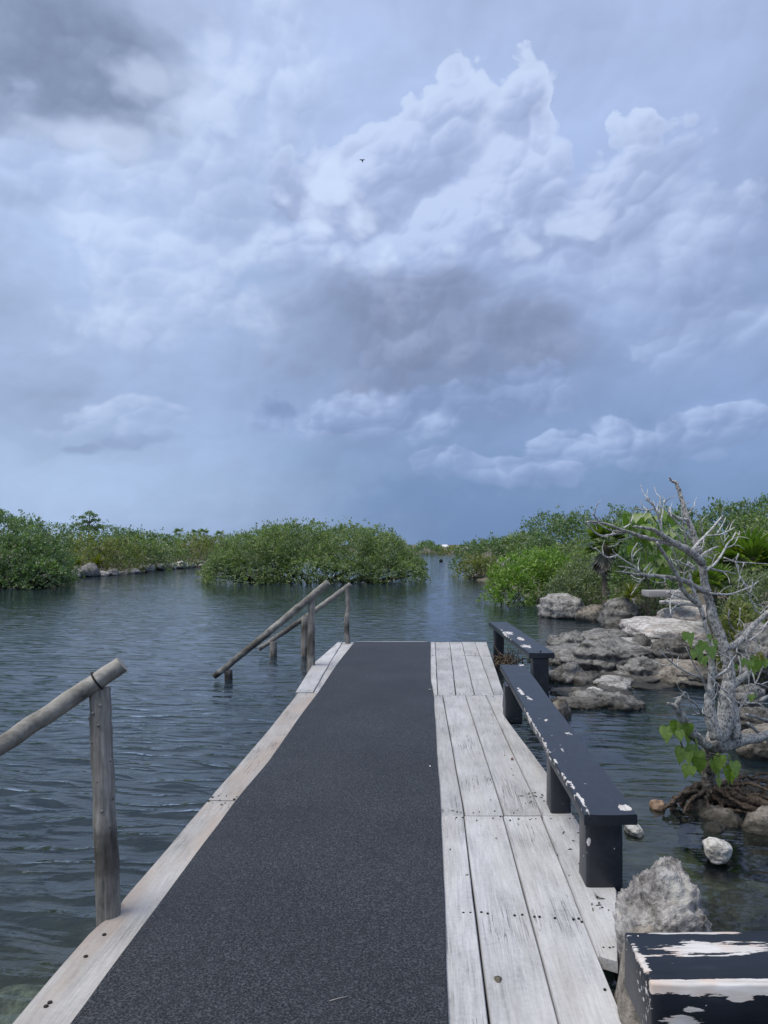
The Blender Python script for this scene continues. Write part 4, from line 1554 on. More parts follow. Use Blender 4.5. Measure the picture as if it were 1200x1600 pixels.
def fan_palm(label, base, top, R, n, seed, group, mat='palm', skirt=0, trunk=0.09, petiole=0.5, elev=(0.0, 1.3)):
    rg = np.random.RandomState(seed)
    base, top = np.array(base, float), np.array(top, float)
    o = empty('fan_palm', base, label, 'palm', group)
    t = MB()
    q, r = catmull([base - [0, 0, 0.15], (base + top) / 2 + rg.randn(3) * 0.02, top], [trunk * 1.1, trunk, trunk * 0.8], 6)
    t.tube(q, r, 9, True, 0.12, seed)
    t.build('trunk', M['palm_trunk'], o)
    shapes = []
    for k in range(4):
        b = fan_mesh('frond', rg, R, 15, 2.5, 0.2 + 0.25 * rg.rand())
        # stalk
        pl = R * petiole
        b.v = [(v[0] + pl, v[1], v[2]) for v in b.v]
        b.tube([(0, 0, 0), (pl * 0.5, 0, 0.02 * R), (pl + 0.1 * R, 0, 0)], [0.014 * R + .002, 0.011 * R + .002, 0.008 * R + .001], 4, False)
        shapes.append(mesh_np('frond', np.array(b.v), b.f, False))
        shapes[-1].materials.append(M[mat])
    for i in range(n):
        a = i * 2.399 + rg.rand() * 0.5
        e = elev[0] + (elev[1] - elev[0]) * ((i + 0.5) / n)
        d = (cos(a) * cos(e), sin(a) * cos(e), sin(e))
        f = link('frond', shapes[i % 4], None, o)
        m = orient(d, roll=rg.randn() * 0.25).to_4x4()
        m.translation = Vector(top + np.array([0, 0, 0.02 * i / n]))
        f.matrix_basis = m
        f.matrix_parent_inverse = Matrix.Translation(-o.location)
    if skirt:
        dry = []
        for k in range(3):
            b = fan_mesh('dry_frond', rg, R * 1.0, 13, 1.3, 0.1)
            b.v = [(v[0] + R * petiole * .5, v[1], v[2]) for v in b.v]
            dry.append(mesh_np('dry_frond', np.array(b.v), b.f, False))
            dry[-1].materials.append(M['palm_dry'])
        for i in range(skirt):
            a = i * 2.399 + rg.rand()
            e = -0.85 - 0.6 * rg.rand()
            d = (cos(a) * cos(e), sin(a) * cos(e), sin(e))
            f = link('dry_frond', dry[i % 3], None, o, 'dry grey hanging frond' if i == 0 else None)
            m = orient(d, roll=rg.randn() * 0.3).to_4x4()
            m.translation = Vector(top - np.array([0, 0, 0.05 + 0.25 * R * rg.rand()]))
            f.matrix_basis = m
            f.matrix_parent_inverse = Matrix.Translation(-o.location)
    return o


GP = 'fan palms of the right bank'
q = P(948, 848, 17.0)
fan_palm('fan palm with a skirt of dead grey fronds on the right bank', (q[0], 17.0, 0.15), (q[0], 17.0, q[2] - 0.05), 0.50, 20, 401, GP, skirt=26, elev=(-0.5, 1.3))
q = P(1168, 885, 12.0)
fan_palm('bright green fan palm at the right edge behind the pale twigs', (q[0], 12.0, 0.1), (q[0], 12.0, q[2] - 0.1), 0.55, 22, 402, GP, elev=(-0.3, 1.35))
q = P(1112, 912, 10.8)
fan_palm('yellow green fan palm directly behind the bare trunk', (q[0], 10.8, 0.1), (q[0], 10.8, q[2] - 0.1), 0.32, 16, 403, GP, elev=(-0.2, 1.3))


# --- spiky rosette plant on the boulder
def rosette(label, c, R, n, seed, mat):
    rg = np.random.RandomState(seed)
    o = empty('rosette_plant', c, label, 'plant')
    sh = []
    for k in range(3):
        V, Fc = [], []
        for j, (t_, w_, z_) in enumerate(((0.0, 0.6, 0), (0.35, 1.0, 0.03), (0.7, 0.65, 0.0 - 0.05 * k), (1.0, 0.0, -0.10 - 0.10 * k))):
            w = w_ * 0.055 * R
            V += [(t_ * R, w, z_ * R), (t_ * R, 0, z_ * R - 0.02 * R), (t_ * R, -w, z_ * R)]
        for j in range(3):
            a = j * 3
            Fc += [[a, a + 1, a + 4, a + 3], [a + 1, a + 2, a + 5, a + 4]]
        me = mesh_np('blade', V, Fc, False)
        me.materials.append(M[mat])
        sh.append(me)
    for i in range(n):
        a = i * 2.399 + rg.rand() * 0.3
        e = 0.02 + 1.35 * (i / n) + 0.1 * rg.randn()
        f = link('blade', sh[i % 3], None, o)
        m = orient((cos(a) * cos(e), sin(a) * cos(e), sin(e))).to_4x4() @ Matrix.Scale(0.75 + 0.4 * rg.rand(), 4)
        m.translation = Vector(np.array(c) + [0, 0, 0.02])
        f.matrix_basis = m
        f.matrix_parent_inverse = Matrix.Translation(-o.location)
    return o


rosette('spiky yellow green rosette plant on top of the big cracked boulder', P(986, 936, 14.4), 0.40, 60, 411, 'palm')
rosette('small spiky plant in the scrub behind the left bank rocks', P(152, 884, 42.0), 0.9, 46, 412, 'palm')
rosette('second small spiky plant left of the other one on the left bank', P(122, 883, 40.5), 0.8, 46, 413, 'palm')
# thin palms on the left skyline
for i, (px, py, Y, lb) in enumerate(((280, 834, 75, 'lone thin palm sticking out of the left skyline'), (306, 835, 78, 'first palm of the close pair on the left skyline, nearer the lone palm'),
                                     (318, 834, 79, 'second palm of the close pair on the left skyline'), (344, 837, 82, 'skyline palm next to the left flank of the mid lagoon mangrove'))):
    q = P(px, py, Y)
    fan_palm(lb, (q[0], Y, 0.4), (q[0], Y, q[2]), 0.55, 9, 420 + i, 'palms on the left skyline', mat='deep', trunk=0.10, elev=(-0.4, 1.2))


# --- broad heart shaped leaves
def heart_mesh(k):
    """drooping heart shaped leaf, stalk at the origin, tip along +X, length 1"""
    out = [(0.0, 0.0), (-0.08, 0.22), (0.05, 0.40), (0.28, 0.43), (0.55, 0.30), (0.80, 0.12), (1.0, 0.0)]
    V, Fc = [], []
    for (x, y) in out:
        zc = -0.22 * x * x * (1 + 0.4 * k)
        V += [(x, y, zc + 0.10 * y + 0.10 * abs(y) * k - .15 * y * y), (max(x, 0.0), 0, zc - 0.03), (x, -y, zc + 0.10 * y - .15 * y * y - 0.06 * k * y)]
    n = len(out)
    for i in range(n - 1):
        a = i * 3
        Fc += [[a, a + 1, a + 4, a + 3], [a + 1, a + 2, a + 5, a + 4]]
    return mesh_np('leaf', V, Fc, True)


HEART = {}
for mt in ('big_leaf', 'yellow_leaf'):
    HEART[mt] = [heart_mesh(k) for k in (0.2, 0.7, 1.2)]
    for h in HEART[mt]:
        h.materials.append(M[mt])


def put_leaf(parent, pos, d, size, i, mt='big_leaf', roll=0.0, label=None):
    f = link('leaf', HEART[mt][i % 3], None, parent, label)
    m = orient(d, roll=roll).to_4x4() @ Matrix.Scale(size, 4)
    m.translation = Vector(pos)
    f.matrix_basis = m
    f.matrix_parent_inverse = Matrix.Translation(-parent.location)
    return f


rg = np.random.RandomState(431)
Yb_ = 13.8
qb = P(1010, 850, Yb_)
bl = empty('broad_leaf_shrub', (qb[0], Yb_, 0.2), 'shrub with large hanging heart shaped leaves behind the bare branches', 'shrub')
sm = MB()
cl = [(1000, 806, 22, 14), (1030, 812, 26, 16), (1045, 835, 22, 20), (1010, 848, 26, 22), (1022, 872, 24, 18), (1000, 830, 20, 14), (1052, 862, 18, 18), (1035, 892, 22, 14), (985, 808, 12, 12)]
tot = 0
for (px, py, rx, ry) in cl:
    c = P(px, py, Yb_)
    sm.tube(catmull([(qb[0], Yb_, 0.1), ((qb[0] + c[0]) / 2 + .05, Yb_, (c[2]) / 2), tuple(c)], [0.02, 0.014, 0.006], 4)[0], 0.0045, 5)
    for k in range(15):
        pos = c + np.array([rg.randn() * rx * 0.5, rg.randn() * 22, rg.randn() * ry * 0.5]) * Yb_ / F
        a = rg.rand() * 2 * pi
        put_leaf(bl, pos, (cos(a) * 0.6, sin(a) * 0.6 - 0.3, -0.5 - 0.5 * rg.rand()), 0.15 + 0.09 * rg.rand(), tot, 'yellow_leaf' if tot in (20, 66) else 'big_leaf')
        tot += 1
sm.build('stem', M['stem'], bl)
# ------------------------------------------------------------------ rocks
GRK = 'boulders and stones of the right shore'
ROCKS = [
    # px, py, half width, half height, Y, depth factor, material, seed, label
    (878, 948, 31, 20, 17.6, 1.0, 'pale_rock', 1, 'pale ridged boulder at the foot of the bright overhanging bush'),
    (925, 957, 20, 12, 16.8, 1.2, 'brown_rock', 2, 'brownish broken rock between the pale ridged boulder and the cracked boulder'),
    (972, 962, 30, 27, 14.6, 0.9, 'rock', 3, 'big cracked grey boulder carrying the spiky rosette'),
    (962, 985, 19, 19, 13.7, 0.9, 'dark_rock', 4, 'dark wet lump in front of the cracked boulder'),
    (1000, 956, 14, 22, 14.9, 1.0, 'rock', 5, 'upright grey rock right against the cracked boulder'),
    (1040, 990, 62, 24, 12.0, 1.6, 'ledge_rock', 6, 'broad bleached limestone ledge sloping to the water'),
    (1078, 966, 40, 20, 13.2, 1.2, 'ledge_rock', 7, 'bleached limestone hump behind the bare trunk'),
    (1012, 1008, 40, 13, 11.3, 1.2, 'pale_rock', 8, 'pale low slab at the front foot of the bleached ledge'),
    (893, 1002, 24, 13, 12.6, 1.3, 'rock', 9, 'small rounded grey rock farthest left in the shore cluster'),
    (946, 1003, 36, 18, 11.9, 1.2, 'rock', 10, 'grey rounded rock at the back of the shore cluster'),
    (900, 1035, 34, 25, 10.7, 1.2, 'rock', 11, 'rugged grey rock beside the near end of the shorter bench'),
    (962, 1028, 56, 27, 10.3, 1.1, 'rock', 12, 'largest grey boulder in the middle of the shore cluster'),
    (1003, 1052, 40, 21, 9.6, 1.0, 'rock', 13, 'undercut grey boulder jutting over dark water at the right of the cluster'),
    (884, 1062, 25, 24, 9.4, 1.2, 'rock', 14, 'pitted grey rock close behind the leg of the shorter bench'),
    (913, 1060, 20, 13, 9.2, 1.0, 'dark_rock', 15, 'dark hollowed rock in the front of the shore cluster'),
    (962, 1068, 30, 9, 9.0, 1.6, 'pale_rock', 16, 'flat pale slab lying between the big boulder and the water'),
    (950, 1100, 42, 22, 8.0, 1.1, 'rock', 17, 'grey rock tapering into the water that carries the small white stone'),
    (930, 1080, 10, 5.5, 8.25, 1.0, 'white_rock', 18, 'small white stone lying on the tapering grey rock'),
    (876, 1112, 15, 22, 7.4, 1.1, 'brown_rock', 19, 'pointed brown rock beside the long bench'),
    (903, 1087, 9, 8, 8.1, 1.0, 'brown_rock', 20, 'little rusty brown stone between the pitted and the tapering rock'),
    (957, 1137, 24, 7, 7.2, 1.2, 'dark_rock', 21, 'dark rock barely awash in front of the tapering rock'),
    (900, 1134, 16, 5, 7.2, 1.4, 'dark_rock', 22, 'flat dark stone awash beside the pointed brown rock'),
    (1048, 1012, 30, 18, 10.2, 1.0, 'dark_rock', 23, 'black boulder left of the hanging leaves on the trunk'),
    (1001, 1002, 13, 10, 11.0, 1.0, 'dark_rock', 24, 'small black rock at the lower edge of the bleached ledge'),
    (1062, 1043, 46, 12, 9.5, 1.3, 'brown_rock', 25, 'long low brown ledge at the water behind the bare trunk'),
    (1188, 1000, 28, 22, 8.6, 1.0, 'rock', 26, 'smooth grey boulder at the right edge under the thick branch'),
    (1180, 1120, 26, 16, 6.4, 1.2, 'dark_rock', 27, 'dark rock behind the base of the trunk at the right edge'),
    (1196, 1150, 30, 14, 6.0, 1.2, 'brown_rock', 28, 'brown rock at the right edge behind the roots'),
    (1160, 1085, 26, 14, 7.2, 1.2, 'rock', 29, 'grey rock half hidden behind the foot of the bare trunk'),
    (1134, 1282, 34, 21, 4.66, 1.0, 'brown_rock', 30, 'brown grey rock held under the roots'),
    (1194, 1290, 34, 28, 4.5, 1.0, 'brown_rock', 31, 'larger brown rock under the roots at the right edge'),
    (1118, 1302, 30, 12, 4.50, 1.0, 'dark_rock', 32, 'dark wet stone in the water below the roots'),
    (1090, 1272, 26, 20, 4.85, 1.0, 'dark_rock', 33, 'dark stone wrapped by the leftmost roots'),
    (1160, 1235, 40, 16, 5.1, 1.2, 'dark_rock', 34, 'dark earth covered rock the trunk stands on'),
    (1028, 1259, 12, 9, 4.85, 1.0, 'orange_rock', 35, 'orange tinted sponge like stone left of the roots'),
    (1119, 1329, 21, 17, 4.02, 0.9, 'white_rock', 36, 'rounded white stone sitting in the shallow water'),
    (991, 1298, 15, 11, 4.42, 0.7, 'white_rock', 37, 'irregular pale stone at the water surface beside the near bench leg'),
    (1100, 1395, 60, 20, 3.55, 1.2, 'dark_rock', 38, 'dark brown rock just under water behind the near grey rock'),
    (1165, 1378, 50, 16, 3.75, 1.2, 'brown_rock', 39, 'yellow brown rock under shallow water right of the white stone'),
    (1170, 1425, 60, 14, 3.3, 1.2, 'dark_rock', 40, 'dark slab under water along the back of the peeling bench'),
    (925, 1022, 62, 13, 11.2, 1.3, 'rock', 42, 'flat grey shelf between the back boulder and the largest boulder'),
    (990, 1012, 50, 13, 11.3, 1.2, 'pale_rock', 43, 'flat pale shelf joining the cluster to the bleached ledge'),
    (1030, 1034, 44, 13, 10.3, 1.1, 'rock', 44, 'low grey shelf in front of the black boulder'),
    (1100, 1016, 44, 16, 10.5, 1.2, 'rock', 45, 'grey rock bank behind the leaning trunk'),
    (1098, 1056, 40, 13, 9.2, 1.2, 'dark_rock', 46, 'dark low bank behind the twin stems of the bare tree'),
    (905, 1100, 30, 9, 7.9, 1.3, 'dark_rock', 47, 'dark low rock between the pointed brown rock and the tapering rock'),
    (1120, 985, 40, 18, 11.6, 1.2, 'pale_rock', 48, 'pale rock bank right of the trunk below the yellow green palm'),
    (960, 1058, 100, 12, 9.7, 0.9, 'dark_rock', 49, 'dark low shelf at the waterline under the grey boulders'),
    (930, 1084, 58, 8, 8.5, 1.0, 'dark_rock', 50, 'narrow dark shelf awash behind the small white stone'),
    (1160, 1268, 44, 12, 4.9, 1.0, 'dark_rock', 51, 'dark rock shelf buried under the thick right hand roots'),
    (1048, 1075, 30, 9, 8.6, 1.4, 'brown_rock', 41, 'greenish brown rock under the water before the undercut boulder'),
]
for (px, py, hw, hh, Y, dp, mt, sd, lb) in ROCKS:
    c = P(px, py, Y)
    k = Y / F
    sub = 5 if Y < 11 and hw > 24 else 4
    sx, sz = hw * k * 1.22, hh * k
    floor = float(ground_z(np.array([c[0]]), np.array([Y]))[0])
    top = c[2] + sz
    if mt in ('white_rock', 'orange_rock'):
        zc, hz = c[2], sz * 1.1
    else:
        bot = min(c[2] - sz, max(floor, c[2] - sz * 3.0)) - 0.05
        zc, hz = (top + bot) / 2, (top - bot) / 2 * 1.06
    if 38 <= sd <= 40 or sd == 41:
        zc = ZW - 0.07 - hz * 0.9
    flat = mt in ('ledge_rock',)
    rock('rock', (c[0], Y, zc), (sx, sx * dp, hz), 500 + sd, M[mt], lb, 'rock', GRK, sub=sub, facets=13 if not flat else 8, rough=0.17 if mt == 'rock' else 0.12, pit=0.08 if mt in ('rock', 'dark_rock') else 0.04,
         rotz=0.0 if mt == 'ledge_rock' else None, freq=1.5 if hw > 30 else 1.0, boxy=0.86, ledge=0.20 if mt in ('rock', 'dark_rock', 'pale_rock') else 0.12 if mt == 'ledge_rock' else 0.0)
# near rock and its neighbours between boardwalk and benches
rock('rock', (0.885, 2.76, -0.02), (0.170, 0.175, 0.39), 611, M['near_rock'], 'big coarse shell grey rock between the near bench leg and the peeling bench', 'rock', GRK, sub=6, facets=44, rough=0.09, pit=0.045, rotz=0.3, freq=2.6, boxy=0.68)
rock('rock', (0.735, 2.40, -0.06), (0.115, 0.21, 0.33), 612, M['brown_rock'], 'smooth upright brown grey rock wedged between the boardwalk and the peeling bench', 'rock', GRK, sub=5, facets=12, rough=0.07, pit=0.03, rotz=0.15, freq=1.0)
rock('rock', (0.70, 1.85, -0.30), (0.10, 0.2, 0.20), 613, M['brown_rock'], 'brown stone low in the gap under the end of the peeling bench', 'rock', GRK, sub=4)
rock('rock', (-1.57, 2.82, -0.375), (0.24, 0.28, 0.16), 614, M['sunken_rock'], 'pale boulder under the water at the lower left corner', 'rock', sub=5, rough=0.08, pit=0.02)
# rip rap of the left bank
GL = 'grey rocks along the left bank'
rg = np.random.RandomState(77)
LR = [(112, 898, 14, 9, 38.5, 'first grey rock of the left bank row, touching the tall mangrove'), (128, 893, 16, 10, 39.5, 'dark tilted slab next to the first rock of the left bank row'),
      (142, 889, 14, 14, 40.0, 'tallest grey boulder of the left bank row'), (160, 896, 15, 8, 40.5, 'grey rock right of the tallest left bank boulder'),
      (176, 894, 12, 8, 41.5, 'brownish rock in the near half of the left bank row'), (190, 895, 12, 6, 42.5, 'low rock under the overhanging olive shrub of the left bank'),
      (207, 893, 13, 7, 44.0, 'rock before the pale stretch of the left bank row'), (222, 888, 11, 8, 46.0, 'rounded pale rock where the left bank row turns pale')]
for i, (px, py, hw, hh, Y, lb) in enumerate(LR):
    c = P(px, py, Y)
    k = Y / F
    rock('rock', (c[0], Y, c[2] - hh * k * 0.4), (hw * k * 1.0, hw * k * .8, hh * k * 1.05), 700 + i, M['rock' if i % 3 else 'pale_rock'], lb, 'rock', GL, sub=4, facets=9, rough=0.14)
n = 0
for px in np.arange(232, 322, 5.2):
    Y = 47 + (px - 232) / 90 * 11 + rg.rand() * 1.5
    yy = 851 + 1.73 * F / Y - rg.rand() * 6 - 1
    hw, hh = 4 + 4 * rg.rand(), 3 + 3 * rg.rand()
    c = P(px + rg.randn(), yy, Y)
    k = Y / F
    rock('rock', (c[0], Y, c[2]), (hw * k * 1.3, hw * k, hh * k * 1.3), 720 + n, M['ledge_rock' if n % 3 else 'pale_rock'], 'small pale rock in the far pale stretch of the left bank row', 'rock', GL, sub=3, facets=9, rough=0.14)
    n += 1
for px, py, hw, hh, Y, mt, lb in ((755, 901, 16, 5, 37.0, 'pale_rock', 'flat pale rock at the water under the olive channel bush'), (730, 858, 10, 3, 120, 'pale_rock', 'pale rock at the far end of the channel'),
                                  (790, 880, 14, 7, 33.0, 'pale_rock', 'pale stone showing through the bushes left of the bright bush')):
    c = P(px, py, Y)
    k = Y / F
    rock('rock', (c[0], Y, c[2]), (hw * k, hw * k, hh * k * 1.4), 760 + int(px), M[mt], lb, 'rock', GRK, sub=3)

# broken concrete, driftwood
c = P(1034, 927, 13.0)
link('stone_slab', bevbox('stone_slab', (c[0] - 0.30, 12.8, c[2] - 0.055), (c[0] + 0.30, 13.2, c[2] + 0.055), 0.012, 2, None, 4, 0.006, 3), M['concrete'], None, 'long pale stone slab lying level behind the bleached ledge', 'slab')
c = P(1066, 934, 12.6)
link('stone_block', bevbox('stone_block', (c[0] - 0.14, 12.5, c[2] - 0.13), (c[0] + 0.14, 12.8, c[2] + 0.12), 0.012, 2, None, 3, 0.006, 5), M['concrete'], None, 'squarish pale stone block beside the long slab', 'block')
c0, c1 = P(1030, 941, 12.2), P(1092, 945, 12.0)
b = MB()
qq, rr = catmull([c0, (c0 + c1) / 2 + [0, 0, 0.02], c1], [0.030, 0.045, 0.04], 5)
b.tube(qq, rr, 9, True, 0.08, 3)
b.build('driftwood', M['bark'], None, label='grey driftwood branch lying on the bleached ledge', cat='driftwood')

# small things
b = MB()
rg = np.random.RandomState(5)
cq = G(792, 1024, -0.02)
for k in range(130):
    a = cq + np.array([rg.randn() * 0.09, rg.randn() * 0.14, abs(rg.randn()) * 0.06 - 0.12])
    d = rg.randn(3) * 0.07
    d2 = rg.randn(3) * 0.03
    b.tube([a, a + d * .5 + d2, a + d], [0.006, 0.008, 0.003], 4, False)
b.build('dried_seaweed', M['dry'], None, label='brown clump of dried weed caught at the leg of the shorter bench', cat='seaweed')


def flat_leaf(px, py, sz, mat, name, label, cat, z=0.004, ang=0.0):
    q = G(px, py, z)
    V, Fc = [], []
    for j, (t_, w_, h_) in enumerate(((-1, 0.0, .1), (-.5, .45, .28), (0, .6, .1), (.5, .4, .2), (1, 0.0, .45))):
        V += [(t_, w_, h_ + .25), (t_, 0, h_), (t_, -w_, h_ + .3)]
    for j in range(4):
        a = j * 3
        Fc += [[a, a + 1, a + 4, a + 3], [a + 1, a + 2, a + 5, a + 4]]
    V = np.array(V) * sz
    c, s = cos(ang), sin(ang)
    V = np.stack([V[:, 0] * c - V[:, 1] * s + q[0], V[:, 0] * s + V[:, 1] * c + q[1], V[:, 2] + z], 1)
    return link(name, mesh_np(name, V, Fc, True), M[mat], None, label, cat)


flat_leaf(800, 1187, 0.018, 'redleaf', 'fallen_leaf', 'dry reddish leaf lying on the pale boards beside the long bench', 'leaf', 0.003, 1.2)
flat_leaf(671, 1078, 0.016, 'white', 'shell_fragment', 'white shell chip near the right edge of the mat, the farther one', 'shell', 0.017, 0.2)
flat_leaf(672, 1198, 0.010, 'white', 'shell_fragment', 'white shell chip near the right edge of the mat, the nearer one', 'shell', 0.017, 2.0)
q0, q1 = G(515, 1564, 0.019), G(543, 1557, 0.019)
b = MB()
b.tube([q0, (q0 + q1) / 2 + [0, 0, .002], q1], 0.0012, 5)
b.build('straw', M['straw'], None, label='thin pale straw lying on the near part of the mat', cat='straw')

# dry litter lodged beside the bench legs and along the board joints
b = MB()
rg = np.random.RandomState(15)
for (px, py, sx, sy, n_) in ((838, 1242, 14, 6, 14), (935, 1412, 10, 10, 8), (805, 1125, 10, 4, 10), (790, 1300, 90, 40, 12), (760, 1170, 60, 60, 12), (900, 1330, 16, 30, 8), (350, 1255, 14, 6, 8)):
    for k in range(n_):
        q = G(px + rg.randn() * sx, py + rg.randn() * sy, 0.003)
        d = np.array([rg.randn(), rg.randn(), 0.15 * rg.rand()]) * 0.006
        b.tube([q, q + d + [0, 0, 0.003], q + d * 2], [0.0015, 0.003, 0.001], 4, False)
b.build('deck_litter', M['stem'], None, label='specks of dark dry litter beside the bench legs on the boards', cat='litter', kind='stuff')

# float in the channel, white roof, bird
c = P(689, 878, 74)
link('float', rock_mesh('float', (0.22, 0.22, 0.24), 88, 3, 20, 0.02, 0.0), M['dark'], None, 'small dark float on the water of the channel', 'float').location = (c[0], c[1], ZW + 0.08)
hx = P(695, 853, 175)
hut = empty('hut', (hx[0], hx[1], 0.3), 'tiny white roofed hut on the horizon past the channel', 'hut')
link('wall', bevbox('wall', (hx[0] - 0.75, hx[1] - 0.8, 0.0), (hx[0] + 0.75, hx[1] + 0.8, 1.0), 0.02, 1), M['white'], hut)
b = MB()
x0, x1, y0, y1 = hx[0] - 0.95, hx[0] + 0.95, hx[1] - 1.0, hx[1] + 1.0
b.addv([(x0, y0, 1.0), (x1, y0, 1.0), (x1, y1, 1.0), (x0, y1, 1.0), (x0 + .4, hx[1], 1.55), (x1 - .4, hx[1], 1.55)], [[0, 3, 2, 1], [0, 1, 5, 4], [1, 2, 5], [2, 3, 4, 5], [3, 0, 4]])
b.build('roof', M['white'], hut, smooth=False)

bc = P(566, 250.5, 95)
bird = empty('bird', bc, 'dark bird gliding high in the cloudy sky', 'bird')
b = MB()
for s in (-1, 1):
    b.addv([(bc[0] + s * 0.05, bc[1] - .12, bc[2]), (bc[0] + s * 0.22, bc[1] - .14, bc[2] + 0.09), (bc[0] + s * 0.42, bc[1] + .05, bc[2] + 0.04), (bc[0] + s * 0.22, bc[1] + .08, bc[2] + 0.07), (bc[0] + s * 0.05, bc[1] + .12, bc[2])], [[0, 1, 3, 4], [1, 2, 3]])
b.build('wings', M['bird'], bird, smooth=False)
b = MB()
b.tube([bc + [0, -0.30, 0.02], bc + [0, -0.2, 0.0], bc + [0, 0, -0.02], bc + [0, 0.28, 0.0], bc + [0, .45, .01]], [0.02, 0.06, 0.09, 0.05, 0.06], 8)
b.build('body', M['bird'], bird)
# ------------------------------------------------------------------ bare tree on the rocks
YT = 5.0
tb = P(1108, 1240, YT)
tree = empty('bare_tree', (tb[0], tb[1], tb[2]), 'bare grey tree with a tangle of leafless branches rooted on rocks at the right', 'tree')
A = lambda cx, cy: (900 + cx / 4, 730 + cy / 4)
B = lambda cx, cy: (1020 + cx * .15, 900 + cy * .15)
C = lambda cx, cy: (1000 + cx / 6, 1060 + cy / 6)
_tr = np.random.RandomState(12)
_bi = [0]


def branch(pts, rpx, y0=0.0, y1=0.0, name='branch', mat='bark', n=8, jit=0.004, m=4, rough=0.04):
    _bi[0] += 1
    L = len(pts)
    p = np.array([P(x, y, YT + y0 + (y1 - y0) * (i / max(1, L - 1))) for i, (x, y) in enumerate(pts)])
    if np.isscalar(rpx):
        rpx = (rpx, rpx * 0.45)
    if len(rpx) == 2:
        rr = np.linspace(rpx[0], rpx[1], L)
    else:
        rr = np.array(rpx, float)
    rr = rr * YT / F * 0.84
    q, r = catmull(p, rr, m, jit * min(1, rr[0] / 0.02), _bi[0])
    b = MB()
    b.tube(q, r, n, True, rough, _bi[0])
    return b.build(name, M[mat], tree)


# trunk: narrow foot, knotty middle, then the leaning stem
branch([C(648, 1130), C(645, 1000), C(650, 850), C(655, 700), C(700, 580), C(770, 470), C(810, 330), C(820, 150), B(800, 1060), B(785, 920), B(745, 760), B(690, 600), B(640, 450), B(600, 300), B(560, 150), A(815, 770),
        A(790, 640), A(765, 520), A(728, 405), A(684, 285), A(656, 190), A(631, 105), A(612, 88)],
       [17, 12, 10.5, 11, 17, 19, 17, 14, 11.5, 10.5, 11, 10, 9, 8.3, 8, 7.6, 7.4, 6.8, 6.2, 5.2, 4.2, 3.2, 2.2], 0.0, 0.15, 'trunk', n=16, jit=0.004, m=6, rough=0.05)
branch([A(625, 95), A(600, 88), A(582, 62)], (2.6, 1.2), .15, .12)
branch([A(612, 90), A(590, 82), A(578, 78)], (1.8, .8), .15, .18)
branch([C(648, 1130), C(645, 1000), C(650, 850), C(652, 720), C(690, 620)], [19, 14, 12.2, 12.8, 15], -0.004, 0.0, 'trunk', 'foot', n=14, jit=0.006, m=6, rough=0.12)
# second stem and the knotty base
branch([C(720, 560), C(670, 400), C(650, 200), B(610, 1120), B(612, 960), B(600, 800), B(580, 640), B(545, 500), B(505, 370), B(455, 235), B(408, 110), B(380, 0), A(705, 690), A(712, 660)],
       [12, 11, 9.5, 7, 6, 5, 4.5, 4.4, 4.2, 4, 3.8, 3.6, 3.2, 2], -0.10, -0.1, n=11, jit=0.004, m=5)
branch([C(900, 560), C(880, 420), C(860, 260), C(820, 90), B(860, 1130)], [11, 12, 10, 8, 5], 0.05, 0.1, n=11, jit=0.004, m=5)
branch([C(740, 640), C(870, 600), C(980, 570), C(1110, 560), C(1210, 520)], [13, 12, 11, 9, 8], 0.05, 0.3, n=11, jit=0.004, m=5)
branch([C(640, 640), C(560, 560), C(530, 530)], (9, 4), -0.05, -0.1, n=9)
for pts, r in (([B(780, 755), B(900, 680), B(1000, 570), B(1100, 470), B(1200, 380), B(1330, 280)], (6.5, 4.5)), ([B(795, 1165), B(900, 1090), B(1000, 1010), B(1110, 950), B(1250, 900)], (7.5, 5)),
               ([C(1010, 420), C(1100, 500), C(1210, 600)], (3.5, 2.5)), ([C(1000, 340), C(1110, 370), C(1220, 400)], (3.5, 3)), ([B(1130, 1290), B(1200, 1255), B(1290, 1220)], (4, 3))):
    branch(pts, r, 0.1, 0.6, n=10)
